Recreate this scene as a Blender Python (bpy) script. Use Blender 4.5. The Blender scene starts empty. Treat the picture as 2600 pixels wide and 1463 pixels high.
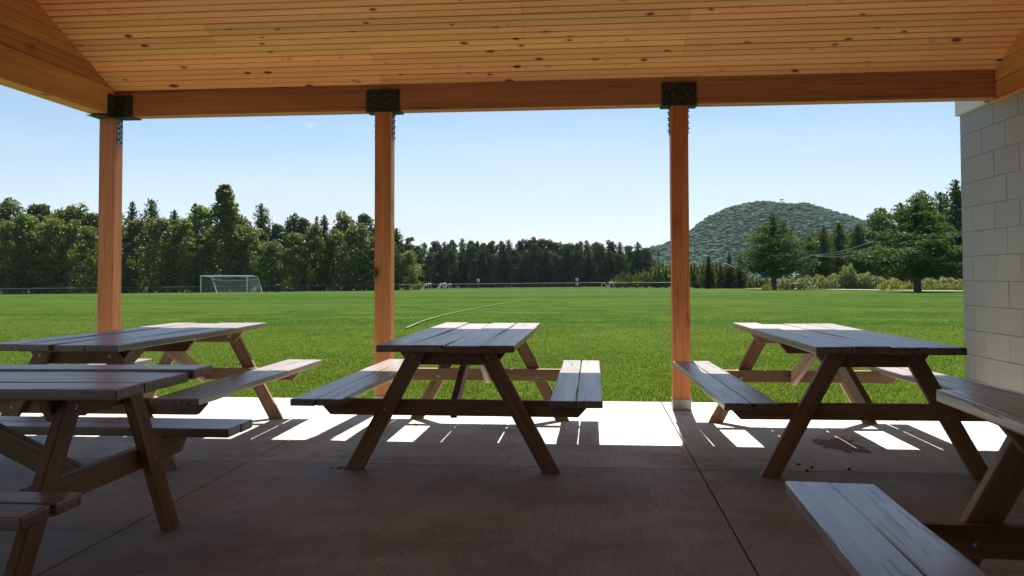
import bpy, bmesh, math, random
import numpy as np
from mathutils import Matrix, Vector, noise

scene = bpy.context.scene
COL = scene.collection
R = math.radians

# ------------------------------------------------------------------ camera
EYE = Vector((0.0, 0.0, 1.0724))
cam_d = bpy.data.cameras.new('camera')
cam_d.sensor_width = 36.0
cam_d.lens = 2221.405 / 2600 * 36.0
cam_d.shift_x = (1300 - 1281.852) / 2600
cam_d.shift_y = (630.587 - 731.5) / 2600
cam_d.clip_start = 0.05
cam_d.clip_end = 6000
cam = bpy.data.objects.new('camera', cam_d)
COL.objects.link(cam)
_r = Vector((0.9952393, 0.09741994, -0.00284486))
_u = Vector((0.00607224, -0.0328481, 0.99944191))
_f = Vector((-0.09727212, 0.99470114, 0.03328328))
m = Matrix.Identity(4)
for i in range(3):
    m[i][0], m[i][1], m[i][2], m[i][3] = _r[i], _u[i], -_f[i], EYE[i]
cam.matrix_world = m
scene.camera = cam

# ------------------------------------------------------------------ sky, sun, exposure
SUN = Vector((0.03, 0.67, 1.0)).normalized()
world = bpy.data.worlds.new('World')
scene.world = world
world.use_nodes = True
wn, wl = world.node_tree.nodes, world.node_tree.links
wn.clear()
sky = wn.new('ShaderNodeTexSky')
sky.sky_type = 'NISHITA'
sky.sun_disc = False
sky.sun_elevation = math.asin(SUN.z)
sky.sun_rotation = math.atan2(SUN.x, SUN.y)
sky.air_density = 1.0
sky.dust_density = 0.25
sky.ozone_density = 2.2
tc = wn.new('ShaderNodeTexCoord')
mp = wn.new('ShaderNodeMapping')
mp.inputs['Scale'].default_value = (1.0, 1.0, 5.0)
wl.new(tc.outputs['Generated'], mp.inputs['Vector'])
nz = wn.new('ShaderNodeTexNoise')
nz.inputs['Scale'].default_value = 2.3
nz.inputs['Detail'].default_value = 7
nz.inputs['Roughness'].default_value = 0.55
wl.new(mp.outputs[0], nz.inputs['Vector'])
rmp = wn.new('ShaderNodeValToRGB')
rmp.color_ramp.elements[0].position = 0.46
rmp.color_ramp.elements[0].color = (0, 0, 0, 1)
rmp.color_ramp.elements[1].position = 0.72
rmp.color_ramp.elements[1].color = (1, 1, 1, 1)
wl.new(nz.outputs['Fac'], rmp.inputs['Fac'])
sep = wn.new('ShaderNodeSeparateXYZ')
wl.new(tc.outputs['Generated'], sep.inputs[0])
def wmath(op, a, b):
    nd = wn.new('ShaderNodeMath')
    nd.operation = op
    for v, k in ((a, 0), (b, 1)):
        if isinstance(v, bpy.types.NodeSocket): wl.new(v, nd.inputs[k])
        else: nd.inputs[k].default_value = v
    return nd.outputs[0]
def wrange(v, a, b, c, d):
    nd = wn.new('ShaderNodeMapRange')
    wl.new(v, nd.inputs['Value'])
    for k, x in zip(('From Min', 'From Max', 'To Min', 'To Max'), (a, b, c, d)):
        nd.inputs[k].default_value = x
    return nd.outputs[0]
# thin cloud veil low over the horizon, uneven along its upper edge
edge = wmath('ADD', sep.outputs['Z'], wmath('MULTIPLY', wmath('SUBTRACT', nz.outputs['Fac'], 0.5), -0.26))
veil = wmath('MULTIPLY', wrange(edge, 0.02, 0.17, 0.92, 0.0), wmath('ADD', wmath('MULTIPLY', rmp.outputs['Color'], 0.35), 0.65))
# two small fair weather puffs
pn = wn.new('ShaderNodeTexNoise')
pn.inputs['Scale'].default_value = 90.0
pn.inputs['Detail'].default_value = 4
wl.new(tc.outputs['Generated'], pn.inputs['Vector'])
fac = veil
for d0, sx, sz, amt in (((-0.4610, 0.8804, 0.1006), 0.0095, 0.0034, 0.9), ((-0.3063, 0.9365, 0.1690), 0.008, 0.004, 0.45)):
    pm = wn.new('ShaderNodeMapping')
    pm.vector_type = 'POINT'
    k = 1.0 / math.sqrt(sum(q * q for q in d0))
    pm.inputs['Scale'].default_value = (1 / sx, 1 / sx, 1 / sz)
    pm.inputs['Location'].default_value = (-d0[0] * k / sx, -d0[1] * k / sx, -d0[2] * k / sz)
    wl.new(tc.outputs['Generated'], pm.inputs['Vector'])
    ln = wn.new('ShaderNodeVectorMath')
    ln.operation = 'LENGTH'
    wl.new(pm.outputs[0], ln.inputs[0])
    rag = wmath('ADD', ln.outputs['Value'], wmath('MULTIPLY', wmath('SUBTRACT', pn.outputs['Fac'], 0.5), 1.6))
    fac = wmath('MAXIMUM', fac, wrange(rag, 0.35, 1.0, amt, 0.0))
mixc = wn.new('ShaderNodeMixRGB')
mixc.inputs['Color2'].default_value = (6.4, 7.0, 8.3, 1)
wl.new(fac, mixc.inputs['Fac'])
wl.new(sky.outputs[0], mixc.inputs['Color1'])
bg = wn.new('ShaderNodeBackground')
bg.inputs['Strength'].default_value = 0.05
wl.new(mixc.outputs[0], bg.inputs['Color'])
wo = wn.new('ShaderNodeOutputWorld')
wl.new(bg.outputs[0], wo.inputs['Surface'])

sun_d = bpy.data.lights.new('sun', 'SUN')
sun_d.energy = 5.0
sun_d.angle = R(0.53)
sun_d.color = (1.0, 0.95, 0.87)
sun = bpy.data.objects.new('sun', sun_d)
sun.rotation_euler = SUN.to_track_quat('Z', 'Y').to_euler()
sun.location = (0, 40, 60)
COL.objects.link(sun)

vs = scene.view_settings
vs.view_transform = 'Standard'
vs.look = 'None'
vs.gamma = 1.0
vs.exposure = 1.25
vs.use_curve_mapping = False
scene.cycles.max_bounces = 10
scene.cycles.diffuse_bounces = 5
scene.cycles.transparent_max_bounces = 8
scene.cycles.volume_bounces = 1
scene.cycles.sample_clamp_indirect = 6.0

# ------------------------------------------------------------------ helpers
def thing(name, label, cat, loc=(0, 0, 0), rz=0.0, group=None):
    o = bpy.data.objects.new(name, None)
    o.empty_display_size = 0.2
    COL.objects.link(o)
    o.location = loc
    o.rotation_euler = (0, 0, rz)
    tag(o, label, cat, group)
    return o

def tag(o, label=None, cat=None, group=None, kind=None):
    if label: o['label'] = label
    if cat: o['category'] = cat
    if group: o['group'] = group
    if kind: o['kind'] = kind
    return o

def link(name, me, mat=None, parent=None, M=None, kind=None):
    o = bpy.data.objects.new(name, me)
    COL.objects.link(o)
    if mat is not None and len(me.materials) == 0:
        me.materials.append(mat)
    if parent is not None:
        o.parent = parent
    if M is not None:
        o.matrix_local = M
    if kind: o['kind'] = kind
    return o

def copy_tree(o, parent=None):
    c = o.copy()
    COL.objects.link(c)
    if parent is not None:
        c.parent = parent
    for ch in list(o.children):
        copy_tree(ch, c)
    return c

def np_mesh(name, V, F, mats=(), smooth=False, matidx=None):
    """fast mesh from numpy arrays; F an (n,k) array, or a list of those"""
    me = bpy.data.meshes.new(name)
    V = np.asarray(V, dtype=np.float32)
    Fs = F if isinstance(F, list) else [F]
    Fs = [np.asarray(f, dtype=np.int32) for f in Fs if len(f)]
    loops = np.concatenate([f.ravel() for f in Fs])
    tot = np.concatenate([np.full(len(f), f.shape[1], np.int32) for f in Fs])
    start = np.concatenate([[0], np.cumsum(tot)[:-1]]).astype(np.int32)
    me.vertices.add(len(V))
    me.vertices.foreach_set('co', V.ravel())
    me.loops.add(len(loops))
    me.loops.foreach_set('vertex_index', loops)
    me.polygons.add(len(tot))
    me.polygons.foreach_set('loop_start', start)
    me.polygons.foreach_set('loop_total', tot)
    if matidx is not None:
        me.polygons.foreach_set('material_index', np.asarray(matidx, np.int32))
    me.polygons.foreach_set('use_smooth', np.full(len(tot), bool(smooth)))
    for mt in mats:
        me.materials.append(mt)
    me.update(calc_edges=True)
    me.validate()
    return me

def bm_mesh(bm, name, mat=None):
    bmesh.ops.recalc_face_normals(bm, faces=bm.faces[:])
    me = bpy.data.meshes.new(name)
    bm.to_mesh(me)
    bm.free()
    if mat is not None:
        me.materials.append(mat)
    return me

def prism_mesh(name, poly, thick, mat=None, bevel=0.0, segs=2):
    """polygon in local XZ, extruded along Y by thick, centred; optional bevel"""
    bm = bmesh.new()
    a = [bm.verts.new((x, -thick / 2, z)) for x, z in poly]
    b = [bm.verts.new((x, thick / 2, z)) for x, z in poly]
    n = len(poly)
    bm.faces.new(a)
    bm.faces.new(b[::-1])
    for i in range(n):
        bm.faces.new((a[i], b[i], b[(i + 1) % n], a[(i + 1) % n]))
    bmesh.ops.recalc_face_normals(bm, faces=bm.faces[:])
    if bevel:
        bmesh.ops.bevel(bm, geom=bm.edges[:], offset=bevel, segments=segs, affect='EDGES', profile=0.6)
    return bm_mesh(bm, name, mat)

def box_mesh(name, L, W, T, mat=None, bevel=0.0, segs=2, warp=0.0, seed=0, cuts=0):
    """box, length along X, centred on the origin"""
    bm = bmesh.new()
    bmesh.ops.create_cube(bm, size=1.0)
    bmesh.ops.scale(bm, vec=(L, W, T), verts=bm.verts[:])
    if bevel:
        bmesh.ops.bevel(bm, geom=bm.edges[:], offset=bevel, segments=segs, affect='EDGES', profile=0.6)
    if cuts:
        for k in range(1, cuts):
            x = -L / 2 + L * k / cuts
            bmesh.ops.bisect_plane(bm, geom=bm.verts[:] + bm.edges[:] + bm.faces[:],
                                   plane_co=(x, 0, 0), plane_no=(1, 0, 0))
    if warp:
        off = Vector((seed * 7.31, seed * 3.7, 1.3))
        for v in bm.verts:
            p = v.co * 1.1 + off
            v.co.z += warp * noise.noise(p)
            v.co.y += warp * 0.8 * noise.noise(p * 2.3 + Vector((9, 2, 4)))
    me = bm_mesh(bm, name, mat)
    return me

def cyl_mesh(name, r, h, n=12, mat=None, r2=None, axis='Z'):
    bm = bmesh.new()
    bmesh.ops.create_cone(bm, cap_ends=True, segments=n, radius1=r, radius2=r if r2 is None else r2, depth=h)
    if axis == 'Y':
        bmesh.ops.rotate(bm, matrix=Matrix.Rotation(R(90), 3, 'X'), verts=bm.verts[:])
    if axis == 'X':
        bmesh.ops.rotate(bm, matrix=Matrix.Rotation(R(90), 3, 'Y'), verts=bm.verts[:])
    return bm_mesh(bm, name, mat)

def bolt_mesh(name, r, h, mat):
    """rounded bolt head on a washer, axis along -Y"""
    bm = bmesh.new()
    prof = [(r * 1.7, 0), (r * 1.7, h * 0.25), (r, h * 0.25), (r * 0.95, h * 0.7), (r * 0.6, h), (0.0001, h * 1.05)]
    n = 12
    rings = []
    for pr, ph in prof:
        rings.append([bm.verts.new((pr * math.cos(2 * math.pi * k / n), -ph, pr * math.sin(2 * math.pi * k / n))) for k in range(n)])
    for a, b in zip(rings[:-1], rings[1:]):
        for k in range(n):
            bm.faces.new((a[k], a[(k + 1) % n], b[(k + 1) % n], b[k]))
    bm.faces.new(rings[0])
    return bm_mesh(bm, name, mat)

def tubes(paths, r, n=4):
    """arrays for thin tubes along polylines"""
    V, F = [], []
    for path in paths:
        P = [Vector(p) for p in path]
        base = len(V)
        for i, p in enumerate(P):
            t = (P[min(i + 1, len(P) - 1)] - P[max(i - 1, 0)]).normalized()
            a = t.cross(Vector((0, 0, 1)) if abs(t.z) < 0.9 else Vector((1, 0, 0))).normalized()
            b = t.cross(a)
            rr = r[i] if isinstance(r, (list, tuple)) else r
            for k in range(n):
                an = 2 * math.pi * (k + 0.5) / n
                V.append(p + a * (rr * math.cos(an)) + b * (rr * math.sin(an)))
        for i in range(len(P) - 1):
            for k in range(n):
                F.append((base + i * n + k, base + i * n + (k + 1) % n, base + (i + 1) * n + (k + 1) % n, base + (i + 1) * n + k))
    return [tuple(v) for v in V], F

def MT(x, y, z, rx=0, ry=0, rz=0):
    return Matrix.Translation((x, y, z)) @ Matrix.Rotation(rz, 4, 'Z') @ Matrix.Rotation(ry, 4, 'Y') @ Matrix.Rotation(rx, 4, 'X')

# ------------------------------------------------------------------ materials
class NT:
    def __init__(s, name):
        s.mat = bpy.data.materials.new(name)
        s.mat.use_nodes = True
        s.n, s.l = s.mat.node_tree.nodes, s.mat.node_tree.links
        s.bsdf = s.n['Principled BSDF']
        s.out = s.n['Material Output']
    def new(s, t, **kw):
        nd = s.n.new('ShaderNode' + t)
        for k, v in kw.items():
            if k in nd.inputs.keys():
                s.put(v, nd.inputs[k])
            else:
                setattr(nd, k, v)
        return nd
    def put(s, v, sock):
        if isinstance(v, bpy.types.NodeSocket):
            s.l.new(v, sock)
        else:
            if sock.type == 'RGBA' and len(v) == 3:
                v = (*v, 1)
            sock.default_value = v
    def math(s, op, a, b=0.0, c=None, clamp=False):
        nd = s.n.new('ShaderNodeMath')
        nd.operation = op
        nd.use_clamp = clamp
        s.put(a, nd.inputs[0]); s.put(b, nd.inputs[1])
        if c is not None: s.put(c, nd.inputs[2])
        return nd.outputs[0]
    def mix(s, fac, a, b, mode='MIX'):
        nd = s.n.new('ShaderNodeMixRGB')
        nd.blend_type = mode
        s.put(fac, nd.inputs[0]); s.put(a, nd.inputs[1]); s.put(b, nd.inputs[2])
        return nd.outputs[0]
    def ramp(s, fac, stops, interp='LINEAR'):
        nd = s.n.new('ShaderNodeValToRGB')
        cr = nd.color_ramp
        cr.interpolation = interp
        while len(cr.elements) < len(stops):
            cr.elements.new(0.5)
        for e, (p, c) in zip(cr.elements, stops):
            e.position = p
            e.color = (*c, 1) if len(c) == 3 else c
        s.put(fac, nd.inputs[0])
        return nd.outputs[0]
    def rng(s, v, a, b, c, d):
        nd = s.n.new('ShaderNodeMapRange')
        s.put(v, nd.inputs['Value'])
        for k, x in zip(('From Min', 'From Max', 'To Min', 'To Max'), (a, b, c, d)):
            nd.inputs[k].default_value = x
        return nd.outputs[0]
    def noise(s, vec, scale, detail=3, rough=0.5, dist=0.0):
        nd = s.new('TexNoise', Scale=scale, Detail=detail, Roughness=rough, Distortion=dist)
        if vec is not None: s.put(vec, nd.inputs['Vector'])
        return nd.outputs['Fac']
    def mapping(s, vec, scale=(1, 1, 1), loc=(0, 0, 0)):
        nd = s.new('Mapping', Scale=scale, Location=loc)
        s.put(vec, nd.inputs['Vector'])
        return nd.outputs[0]
    def bump(s, h, strength=0.3, dist=0.01):
        nd = s.new('Bump', Strength=strength, Distance=dist)
        s.put(h, nd.inputs['Height'])
        s.l.new(nd.outputs[0], s.bsdf.inputs['Normal'])
    def set(s, **kw):
        for k, v in kw.items():
            s.put(v, s.bsdf.inputs[k.replace('_', ' ')])

def plain(name, col, rough=0.6, metal=0.0, var=0.15, vscale=8.0):
    t = NT(name)
    c = t.new('TexCoord').outputs['Object']
    f = t.noise(c, vscale, 4, 0.6)
    col2 = tuple(x * (1 - var) for x in col)
    t.set(Base_Color=t.mix(f, col2, tuple(min(1, x * (1 + var)) for x in col)), Roughness=rough, Metallic=metal)
    return t.mat

def wood(name, light, dark, knot=(0.08, 0.025, 0.01), rough=0.5, knots=1.0, kscale=3.2, grain=1.0, crack=0.0, stain=0.0, tone=0.16, spec=0.5, weather=0.0):
    """lumber: grain runs along the object's own X"""
    t = NT(name)
    oi = t.new('ObjectInfo')
    rnd = oi.outputs['Random']
    co = t.new('TexCoord').outputs['Object']
    off = t.new('CombineXYZ', X=t.math('MULTIPLY', rnd, 91.0), Y=t.math('MULTIPLY', rnd, 57.0), Z=t.math('MULTIPLY', rnd, 133.0)).outputs[0]
    va = t.new('VectorMath', operation='ADD')
    t.put(co, va.inputs[0]); t.put(off, va.inputs[1])
    v = va.outputs[0]
    # knots first, the grain bends round them
    vo = t.new('TexVoronoi', feature='F1', Scale=kscale)
    warp = t.new('TexNoise', Scale=6.0, Detail=2)
    t.put(v, warp.inputs['Vector'])
    vv = t.new('VectorMath', operation='MULTIPLY_ADD')
    t.put(warp.outputs['Color'], vv.inputs[0]); vv.inputs[1].default_value = (0.05, 0.05, 0.05)
    t.put(t.mapping(v, (0.75, 1.25, 1.25)), vv.inputs[2])
    t.put(vv.outputs[0], vo.inputs['Vector'])
    sc = t.new('SeparateXYZ')
    t.put(vo.outputs['Color'], sc.inputs[0])
    rad = t.math('MULTIPLY', t.math('POWER', sc.outputs[0], 1.6), 0.13 * knots)
    kd = t.math('SUBTRACT', vo.outputs['Distance'], rad)
    kmask = t.rng(kd, -0.012, 0.012, 1.0, 0.0)
    halo = t.rng(kd, 0.0, 0.12, 1.0, 0.0)
    # grain
    gm = t.mapping(v, (0.55, 13.0, 13.0))
    gd = t.math('MULTIPLY', halo, 0.9)
    ga = t.new('VectorMath', operation='ADD')
    t.put(gm, ga.inputs[0])
    t.put(t.new('CombineXYZ', Y=gd, Z=gd).outputs[0], ga.inputs[1])
    g1 = t.noise(ga.outputs[0], 1.0, 4, 0.6, 0.6)
    g2 = t.noise(t.mapping(v, (2.0, 110.0, 110.0)), 1.0, 2, 0.5)
    g = t.math('ADD', t.math('MULTIPLY', g1, 0.72), t.math('MULTIPLY', g2, 0.28))
    col = t.ramp(g, [(0.34 - 0.1 * (grain - 1), dark), (0.62, light)])
    big = t.noise(t.mapping(v, (0.7, 3.0, 3.0)), 1.0, 2)
    col = t.mix(t.math('MULTIPLY', t.rng(big, 0.35, 0.7, 0.0, 1.0), 0.35), col, dark)
    if weather:
        wz = t.noise(t.mapping(v, (1.2, 5, 5)), 1.0, 4, 0.6)
        gray = t.mix(t.math('MULTIPLY_ADD', g, 0.7, t.math('MULTIPLY', wz, 0.4)), (0.13, 0.118, 0.11), (0.44, 0.41, 0.38))
        col = t.mix(t.math('MULTIPLY', t.rng(t.noise(v, 1.3, 3), 0.3, 0.65, 0.3, 1.0), weather), col, gray)
    if weather:
        scu = t.noise(t.mapping(v, (42, 9, 9)), 1.0, 2, 0.5)
        scm = t.math('MULTIPLY', t.rng(scu, 0.66, 0.70, 0.0, 0.75), t.rng(t.noise(v, 1.6, 2), 0.45, 0.6, 0.0, 1.0))
        col = t.mix(scm, col, (0.03, 0.024, 0.02))
    col = t.mix(t.math('MULTIPLY', halo, 0.3), col, knot)
    col = t.mix(t.math('MULTIPLY', kmask, 0.86), col, knot)
    h = g
    if crack:
        ck = t.noise(t.mapping(v, (2.2, 55, 55)), 1.0, 1, 0.4, 0.3)
        cm = t.math('MULTIPLY', t.rng(ck, 0.67, 0.70, 0.0, 1.0), crack)
        col = t.mix(cm, col, (0.015, 0.012, 0.01))
        h = t.math('SUBTRACT', g, t.math('MULTIPLY', cm, 1.5))
    if stain:
        st = t.noise(v, 2.1, 5, 0.65)
        col = t.mix(t.math('MULTIPLY', t.rng(st, 0.52, 0.7, 0.0, 1.0), stain), col, tuple(x * 0.35 for x in dark))
    hs = t.new('HueSaturation')
    hs.inputs['Value'].default_value = 1.0
    t.put(t.rng(rnd, 0, 1, 1 - tone, 1 + tone), hs.inputs['Value'])
    r2 = t.math('FRACT', t.math('MULTIPLY', rnd, 17.13))
    t.put(t.rng(r2, 0, 1, 0.488, 0.501), hs.inputs['Hue'])
    t.put(col, hs.inputs['Color'])
    t.set(Base_Color=hs.outputs[0], Roughness=t.rng(g, 0.2, 0.8, rough + 0.1, rough - 0.06), Specular_IOR_Level=spec)
    t.bump(h, 0.25, 0.004)
    return t.mat

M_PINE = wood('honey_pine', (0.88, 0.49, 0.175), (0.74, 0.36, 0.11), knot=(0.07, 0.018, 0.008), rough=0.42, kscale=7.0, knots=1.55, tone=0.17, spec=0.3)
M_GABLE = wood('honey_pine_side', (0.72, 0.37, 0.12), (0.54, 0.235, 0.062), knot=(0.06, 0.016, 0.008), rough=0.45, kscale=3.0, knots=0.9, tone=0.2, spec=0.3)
M_FIR = wood('douglas_fir', (0.60, 0.33, 0.15), (0.34, 0.155, 0.06), knot=(0.035, 0.012, 0.008), rough=0.5, kscale=2.2, knots=1.0, crack=0.45, grain=1.5, tone=0.05, spec=0.3)
M_POST = wood('red_fir_post', (0.69, 0.315, 0.115), (0.43, 0.155, 0.05), knot=(0.05, 0.014, 0.008), rough=0.5, kscale=2.2, knots=0.95, crack=0.4, stain=0.2, grain=1.4, tone=0.06, spec=0.3)
M_TOP = wood('weathered_lumber', (0.38, 0.285, 0.21), (0.19, 0.13, 0.092), knot=(0.03, 0.016, 0.012), spec=0.75, rough=0.30, kscale=3.0, knots=1.0, crack=0.85, stain=0.45, tone=0.16, weather=0.6, grain=1.2)
M_PALE = wood('sky_lifted_weathered_lumber', (0.70, 0.60, 0.52), (0.48, 0.38, 0.31), knot=(0.06, 0.035, 0.025), spec=0.8, rough=0.22, kscale=2.6, knots=0.8, crack=0.7, stain=0.4, tone=0.08, weather=0.75)
M_LEG = wood('treated_lumber', (0.46, 0.295, 0.155), (0.22, 0.132, 0.068), knot=(0.03, 0.012, 0.008), rough=0.6, kscale=2.8, knots=0.85, crack=0.35, stain=0.25, tone=0.15)
M_IRON = plain('green_black_steel', (0.016, 0.030, 0.021), 0.55, 0.0, 0.2, 20)
M_ZINC = plain('galvanized_steel', (0.40, 0.42, 0.43), 0.38, 0.85, 0.25, 30)
M_NAIL = plain('dark_nail_heads', (0.04, 0.045, 0.05), 0.4, 0.6)
M_NAIL2 = plain('dull_bolt_heads', (0.13, 0.14, 0.14), 0.5, 0.5)
M_STRAP = plain('painted_strap', (0.16, 0.19, 0.22), 0.4, 0.5)
M_WHITE = plain('white_paint', (0.78, 0.78, 0.76), 0.4, 0.0, 0.06)
M_TRIM = plain('cream_trim', (0.66, 0.64, 0.58), 0.5, 0.0, 0.05)
M_ROOF = plain('roof_sheet', (0.14, 0.12, 0.11), 0.6)
M_FENCE = plain('black_vinyl_fence', (0.03, 0.035, 0.035), 0.5, 0.0)
M_RAIL = plain('fence_rail_grey', (0.30, 0.31, 0.32), 0.4, 0.3)
M_NET = plain('white_net_cord', (0.6, 0.6, 0.6), 0.7)
M_GOAL = plain('goal_white_tube', (0.72, 0.78, 0.84), 0.35)
M_DARKBIN = plain('dark_bin', (0.012, 0.013, 0.014), 0.9)
M_BLUE = plain('dark_blue_plastic', (0.012, 0.02, 0.08), 0.4)
M_BARK = plain('bark', (0.075, 0.055, 0.042), 0.9, 0, 0.4, 3)
M_BIRCHBARK = plain('grey_bark', (0.22, 0.2, 0.18), 0.85, 0, 0.4, 3)
M_WIRE = plain('pale_wire', (0.75, 0.77, 0.8), 0.3, 0.3)
M_SIGN = plain('white_sign_sheet', (0.8, 0.8, 0.8), 0.4)
M_SIGNINK = plain('grey_sign_print', (0.28, 0.3, 0.34), 0.5)
M_PATH = plain('pale_gravel_path', (0.44, 0.42, 0.40), 0.9, 0, 0.15, 1.5)
M_CHALK = plain('chalk_line', (0.125, 0.19, 0.07), 0.9, 0, 0.3, 3)
M_DEBRIS = plain('leaf_crumbs', (0.03, 0.018, 0.012), 0.9)
M_JOINT = plain('joint_dirt', (0.035, 0.03, 0.026), 0.95)

def concrete_mat(k):
    t = NT('broomed_concrete')
    geo = t.new('NewGeometry')
    p = geo.outputs['Position']
    wob = t.new('TexNoise', Scale=1.7, Detail=3)
    t.put(p, wob.inputs['Vector'])
    pw = t.new('VectorMath', operation='MULTIPLY_ADD')
    t.put(wob.outputs['Color'], pw.inputs[0]); pw.inputs[1].default_value = (0.035, 0.0, 0.0); t.put(p, pw.inputs[2])
    q = pw.outputs[0]
    br = t.noise(t.mapping(q, (150, 5.0, 1)), 1.0, 4, 0.7)       # broom strokes along Y
    br2 = t.noise(t.mapping(q, (95, 2.6, 1)), 1.0, 5, 0.8)
    cr = t.noise(t.mapping(p, (3.0, 42, 1)), 1.0, 3, 0.65)        # trowel marks across
    grit = t.noise(p, 90.0, 3, 0.7)
    blot = t.noise(p, 1.1, 6, 0.68)
    blot2 = t.noise(t.mapping(p, (1, 1, 1), (5, 3, 0)), 3.6, 6, 0.75)
    base = t.mix(br, (0.33, 0.298, 0.272), (0.52, 0.48, 0.45))
    base = t.mix(t.math('MULTIPLY', t.rng(br2, 0.46, 0.58, 0, 1), 0.58), base, (0.245, 0.215, 0.195))
    base = t.mix(t.math('MULTIPLY', t.rng(cr, 0.52, 0.66, 0, 1), 0.38), base, (0.27, 0.235, 0.21))
    base = t.mix(t.math('MULTIPLY', t.rng(grit, 0.35, 0.7, 0, 1), 0.25), base, (0.48, 0.45, 0.42))
    base = t.mix(t.math('MULTIPLY', t.rng(blot, 0.45, 0.62, 0, 1), 0.62), base, (0.225, 0.19, 0.168))
    base = t.mix(t.math('MULTIPLY', t.rng(blot2, 0.52, 0.66, 0, 1), 0.5), base, (0.53, 0.515, 0.50))
    sp = t.new('TexVoronoi', Scale=7.0)
    t.put(p, sp.inputs['Vector'])
    base = t.mix(t.math('MULTIPLY', t.rng(sp.outputs['Distance'], 0.03, 0.06, 1, 0), 0.5), base, (0.10, 0.08, 0.07))
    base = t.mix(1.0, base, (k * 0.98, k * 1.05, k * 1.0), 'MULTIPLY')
    t.set(Base_Color=base, Roughness=t.rng(blot, 0.3, 0.7, 0.62, 0.8), Specular_IOR_Level=0.4)
    t.bump(t.math('ADD', br, t.math('MULTIPLY', br2, 0.6)), 0.35, 0.003)
    return t.mat
M_CONC = concrete_mat(1.28)  # front pour, lightened beyond its own tone for ceiling bounce
M_CONC_IN = concrete_mat(1.0)  # inner pours, kept darker to hold the interior shade in the colour

def stain_mat():
    t = NT('wet_stain')
    p = t.new('NewGeometry').outputs['Position']
    br = t.noise(t.mapping(p, (130, 2.2, 1)), 1.0, 3, 0.65)
    t.set(Base_Color=t.mix(br, (0.20, 0.16, 0.138), (0.27, 0.215, 0.19)), Roughness=0.9, Specular_IOR_Level=0.15)
    return t.mat
M_STAIN = stain_mat()

def block_mat():
    t = NT('painted_block')
    co = t.new('TexCoord').outputs['Object']
    rnd = t.new('ObjectInfo').outputs['Random']
    p = t.new('NewGeometry').outputs['Position']
    f = t.noise(p, 60, 5, 0.7)
    pit = t.new('TexVoronoi', Scale=38.0)
    t.put(p, pit.inputs['Vector'])
    col = t.mix(f, (0.29, 0.272, 0.25), (0.36, 0.34, 0.314))
    col = t.mix(t.math('MULTIPLY', t.rng(pit.outputs['Distance'], 0.08, 0.16, 1, 0), 0.5), col, (0.13, 0.12, 0.115))
    hs = t.new('HueSaturation')
    t.put(t.rng(rnd, 0, 1, 0.965, 1.03), hs.inputs['Value'])
    t.put(col, hs.inputs['Color'])
    t.set(Base_Color=hs.outputs[0], Roughness=0.55, Specular_IOR_Level=0.35)
    t.bump(t.math('ADD', f, t.math('MULTIPLY', pit.outputs['Distance'], 0.5)), 0.4, 0.004)
    return t.mat
M_BLOCK = block_mat()

def grass_ground():
    t = NT('mown_lawn')
    p = t.new('NewGeometry').outputs['Position']
    fine = t.noise(p, 16.0, 4, 0.8)
    tuft = t.noise(p, 3.2, 5, 0.75)
    patch = t.noise(p, 0.42, 6, 0.7, 0.4)
    wide = t.noise(t.mapping(p, (0.03, 0.085, 1), (31, 7, 0)), 1.0, 5, 0.65)
    mow = t.noise(t.mapping(p, (0.012, 0.32, 1)), 1.0, 2, 0.5)
    g = t.math('ADD', t.math('MULTIPLY', fine, 0.4), t.math('ADD', t.math('MULTIPLY', tuft, 0.3), t.math('MULTIPLY', patch, 0.3)))
    col = t.ramp(g, [(0.38, (0.009, 0.028, 0.002)), (0.50, (0.024, 0.066, 0.004)), (0.62, (0.050, 0.108, 0.007))])
    col = t.mix(t.math('MULTIPLY', t.rng(patch, 0.50, 0.60, 0, 1), 0.75), col, (0.062, 0.112, 0.008))
    col = t.mix(t.math('MULTIPLY', t.rng(mow, 0.47, 0.56, 0, 1), 0.5), col, (0.014, 0.048, 0.003))
    col = t.mix(t.math('MULTIPLY', t.rng(wide, 0.46, 0.60, 0, 1), 0.7), col, (0.060, 0.086, 0.013))
    sep_ = t.new('SeparateXYZ')
    t.put(p, sep_.inputs[0])
    far = t.rng(sep_.outputs['Y'], 90, 165, 0.0, 0.55)            # drier, longer unwatered grass at the far side
    col = t.mix(far, col, (0.056, 0.084, 0.018))
    fl = t.new('TexVoronoi', Scale=2.3)
    t.put(p, fl.inputs['Vector'])
    col = t.mix(t.math('MULTIPLY', t.rng(fl.outputs['Distance'], 0.05, 0.10, 1, 0), 0.5), col, (0.24, 0.27, 0.10))
    edge = t.math('ADD', sep_.outputs['Y'], t.math('MULTIPLY', t.math('SUBTRACT', tuft, 0.5), 0.5))
    soil = t.rng(edge, 7.72, 7.90, 0.85, 0.0)                     # bare dry strip along the slab
    col = t.mix(soil, col, t.mix(fine, (0.10, 0.075, 0.04), (0.22, 0.18, 0.10)))
    t.set(Base_Color=col, Roughness=1.0, Specular_IOR_Level=0.03)
    t.bump(t.math('ADD', fine, t.math('MULTIPLY', tuft, 0.8)), 0.8, 0.05)
    return t.mat
M_LAWN = grass_ground()

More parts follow.
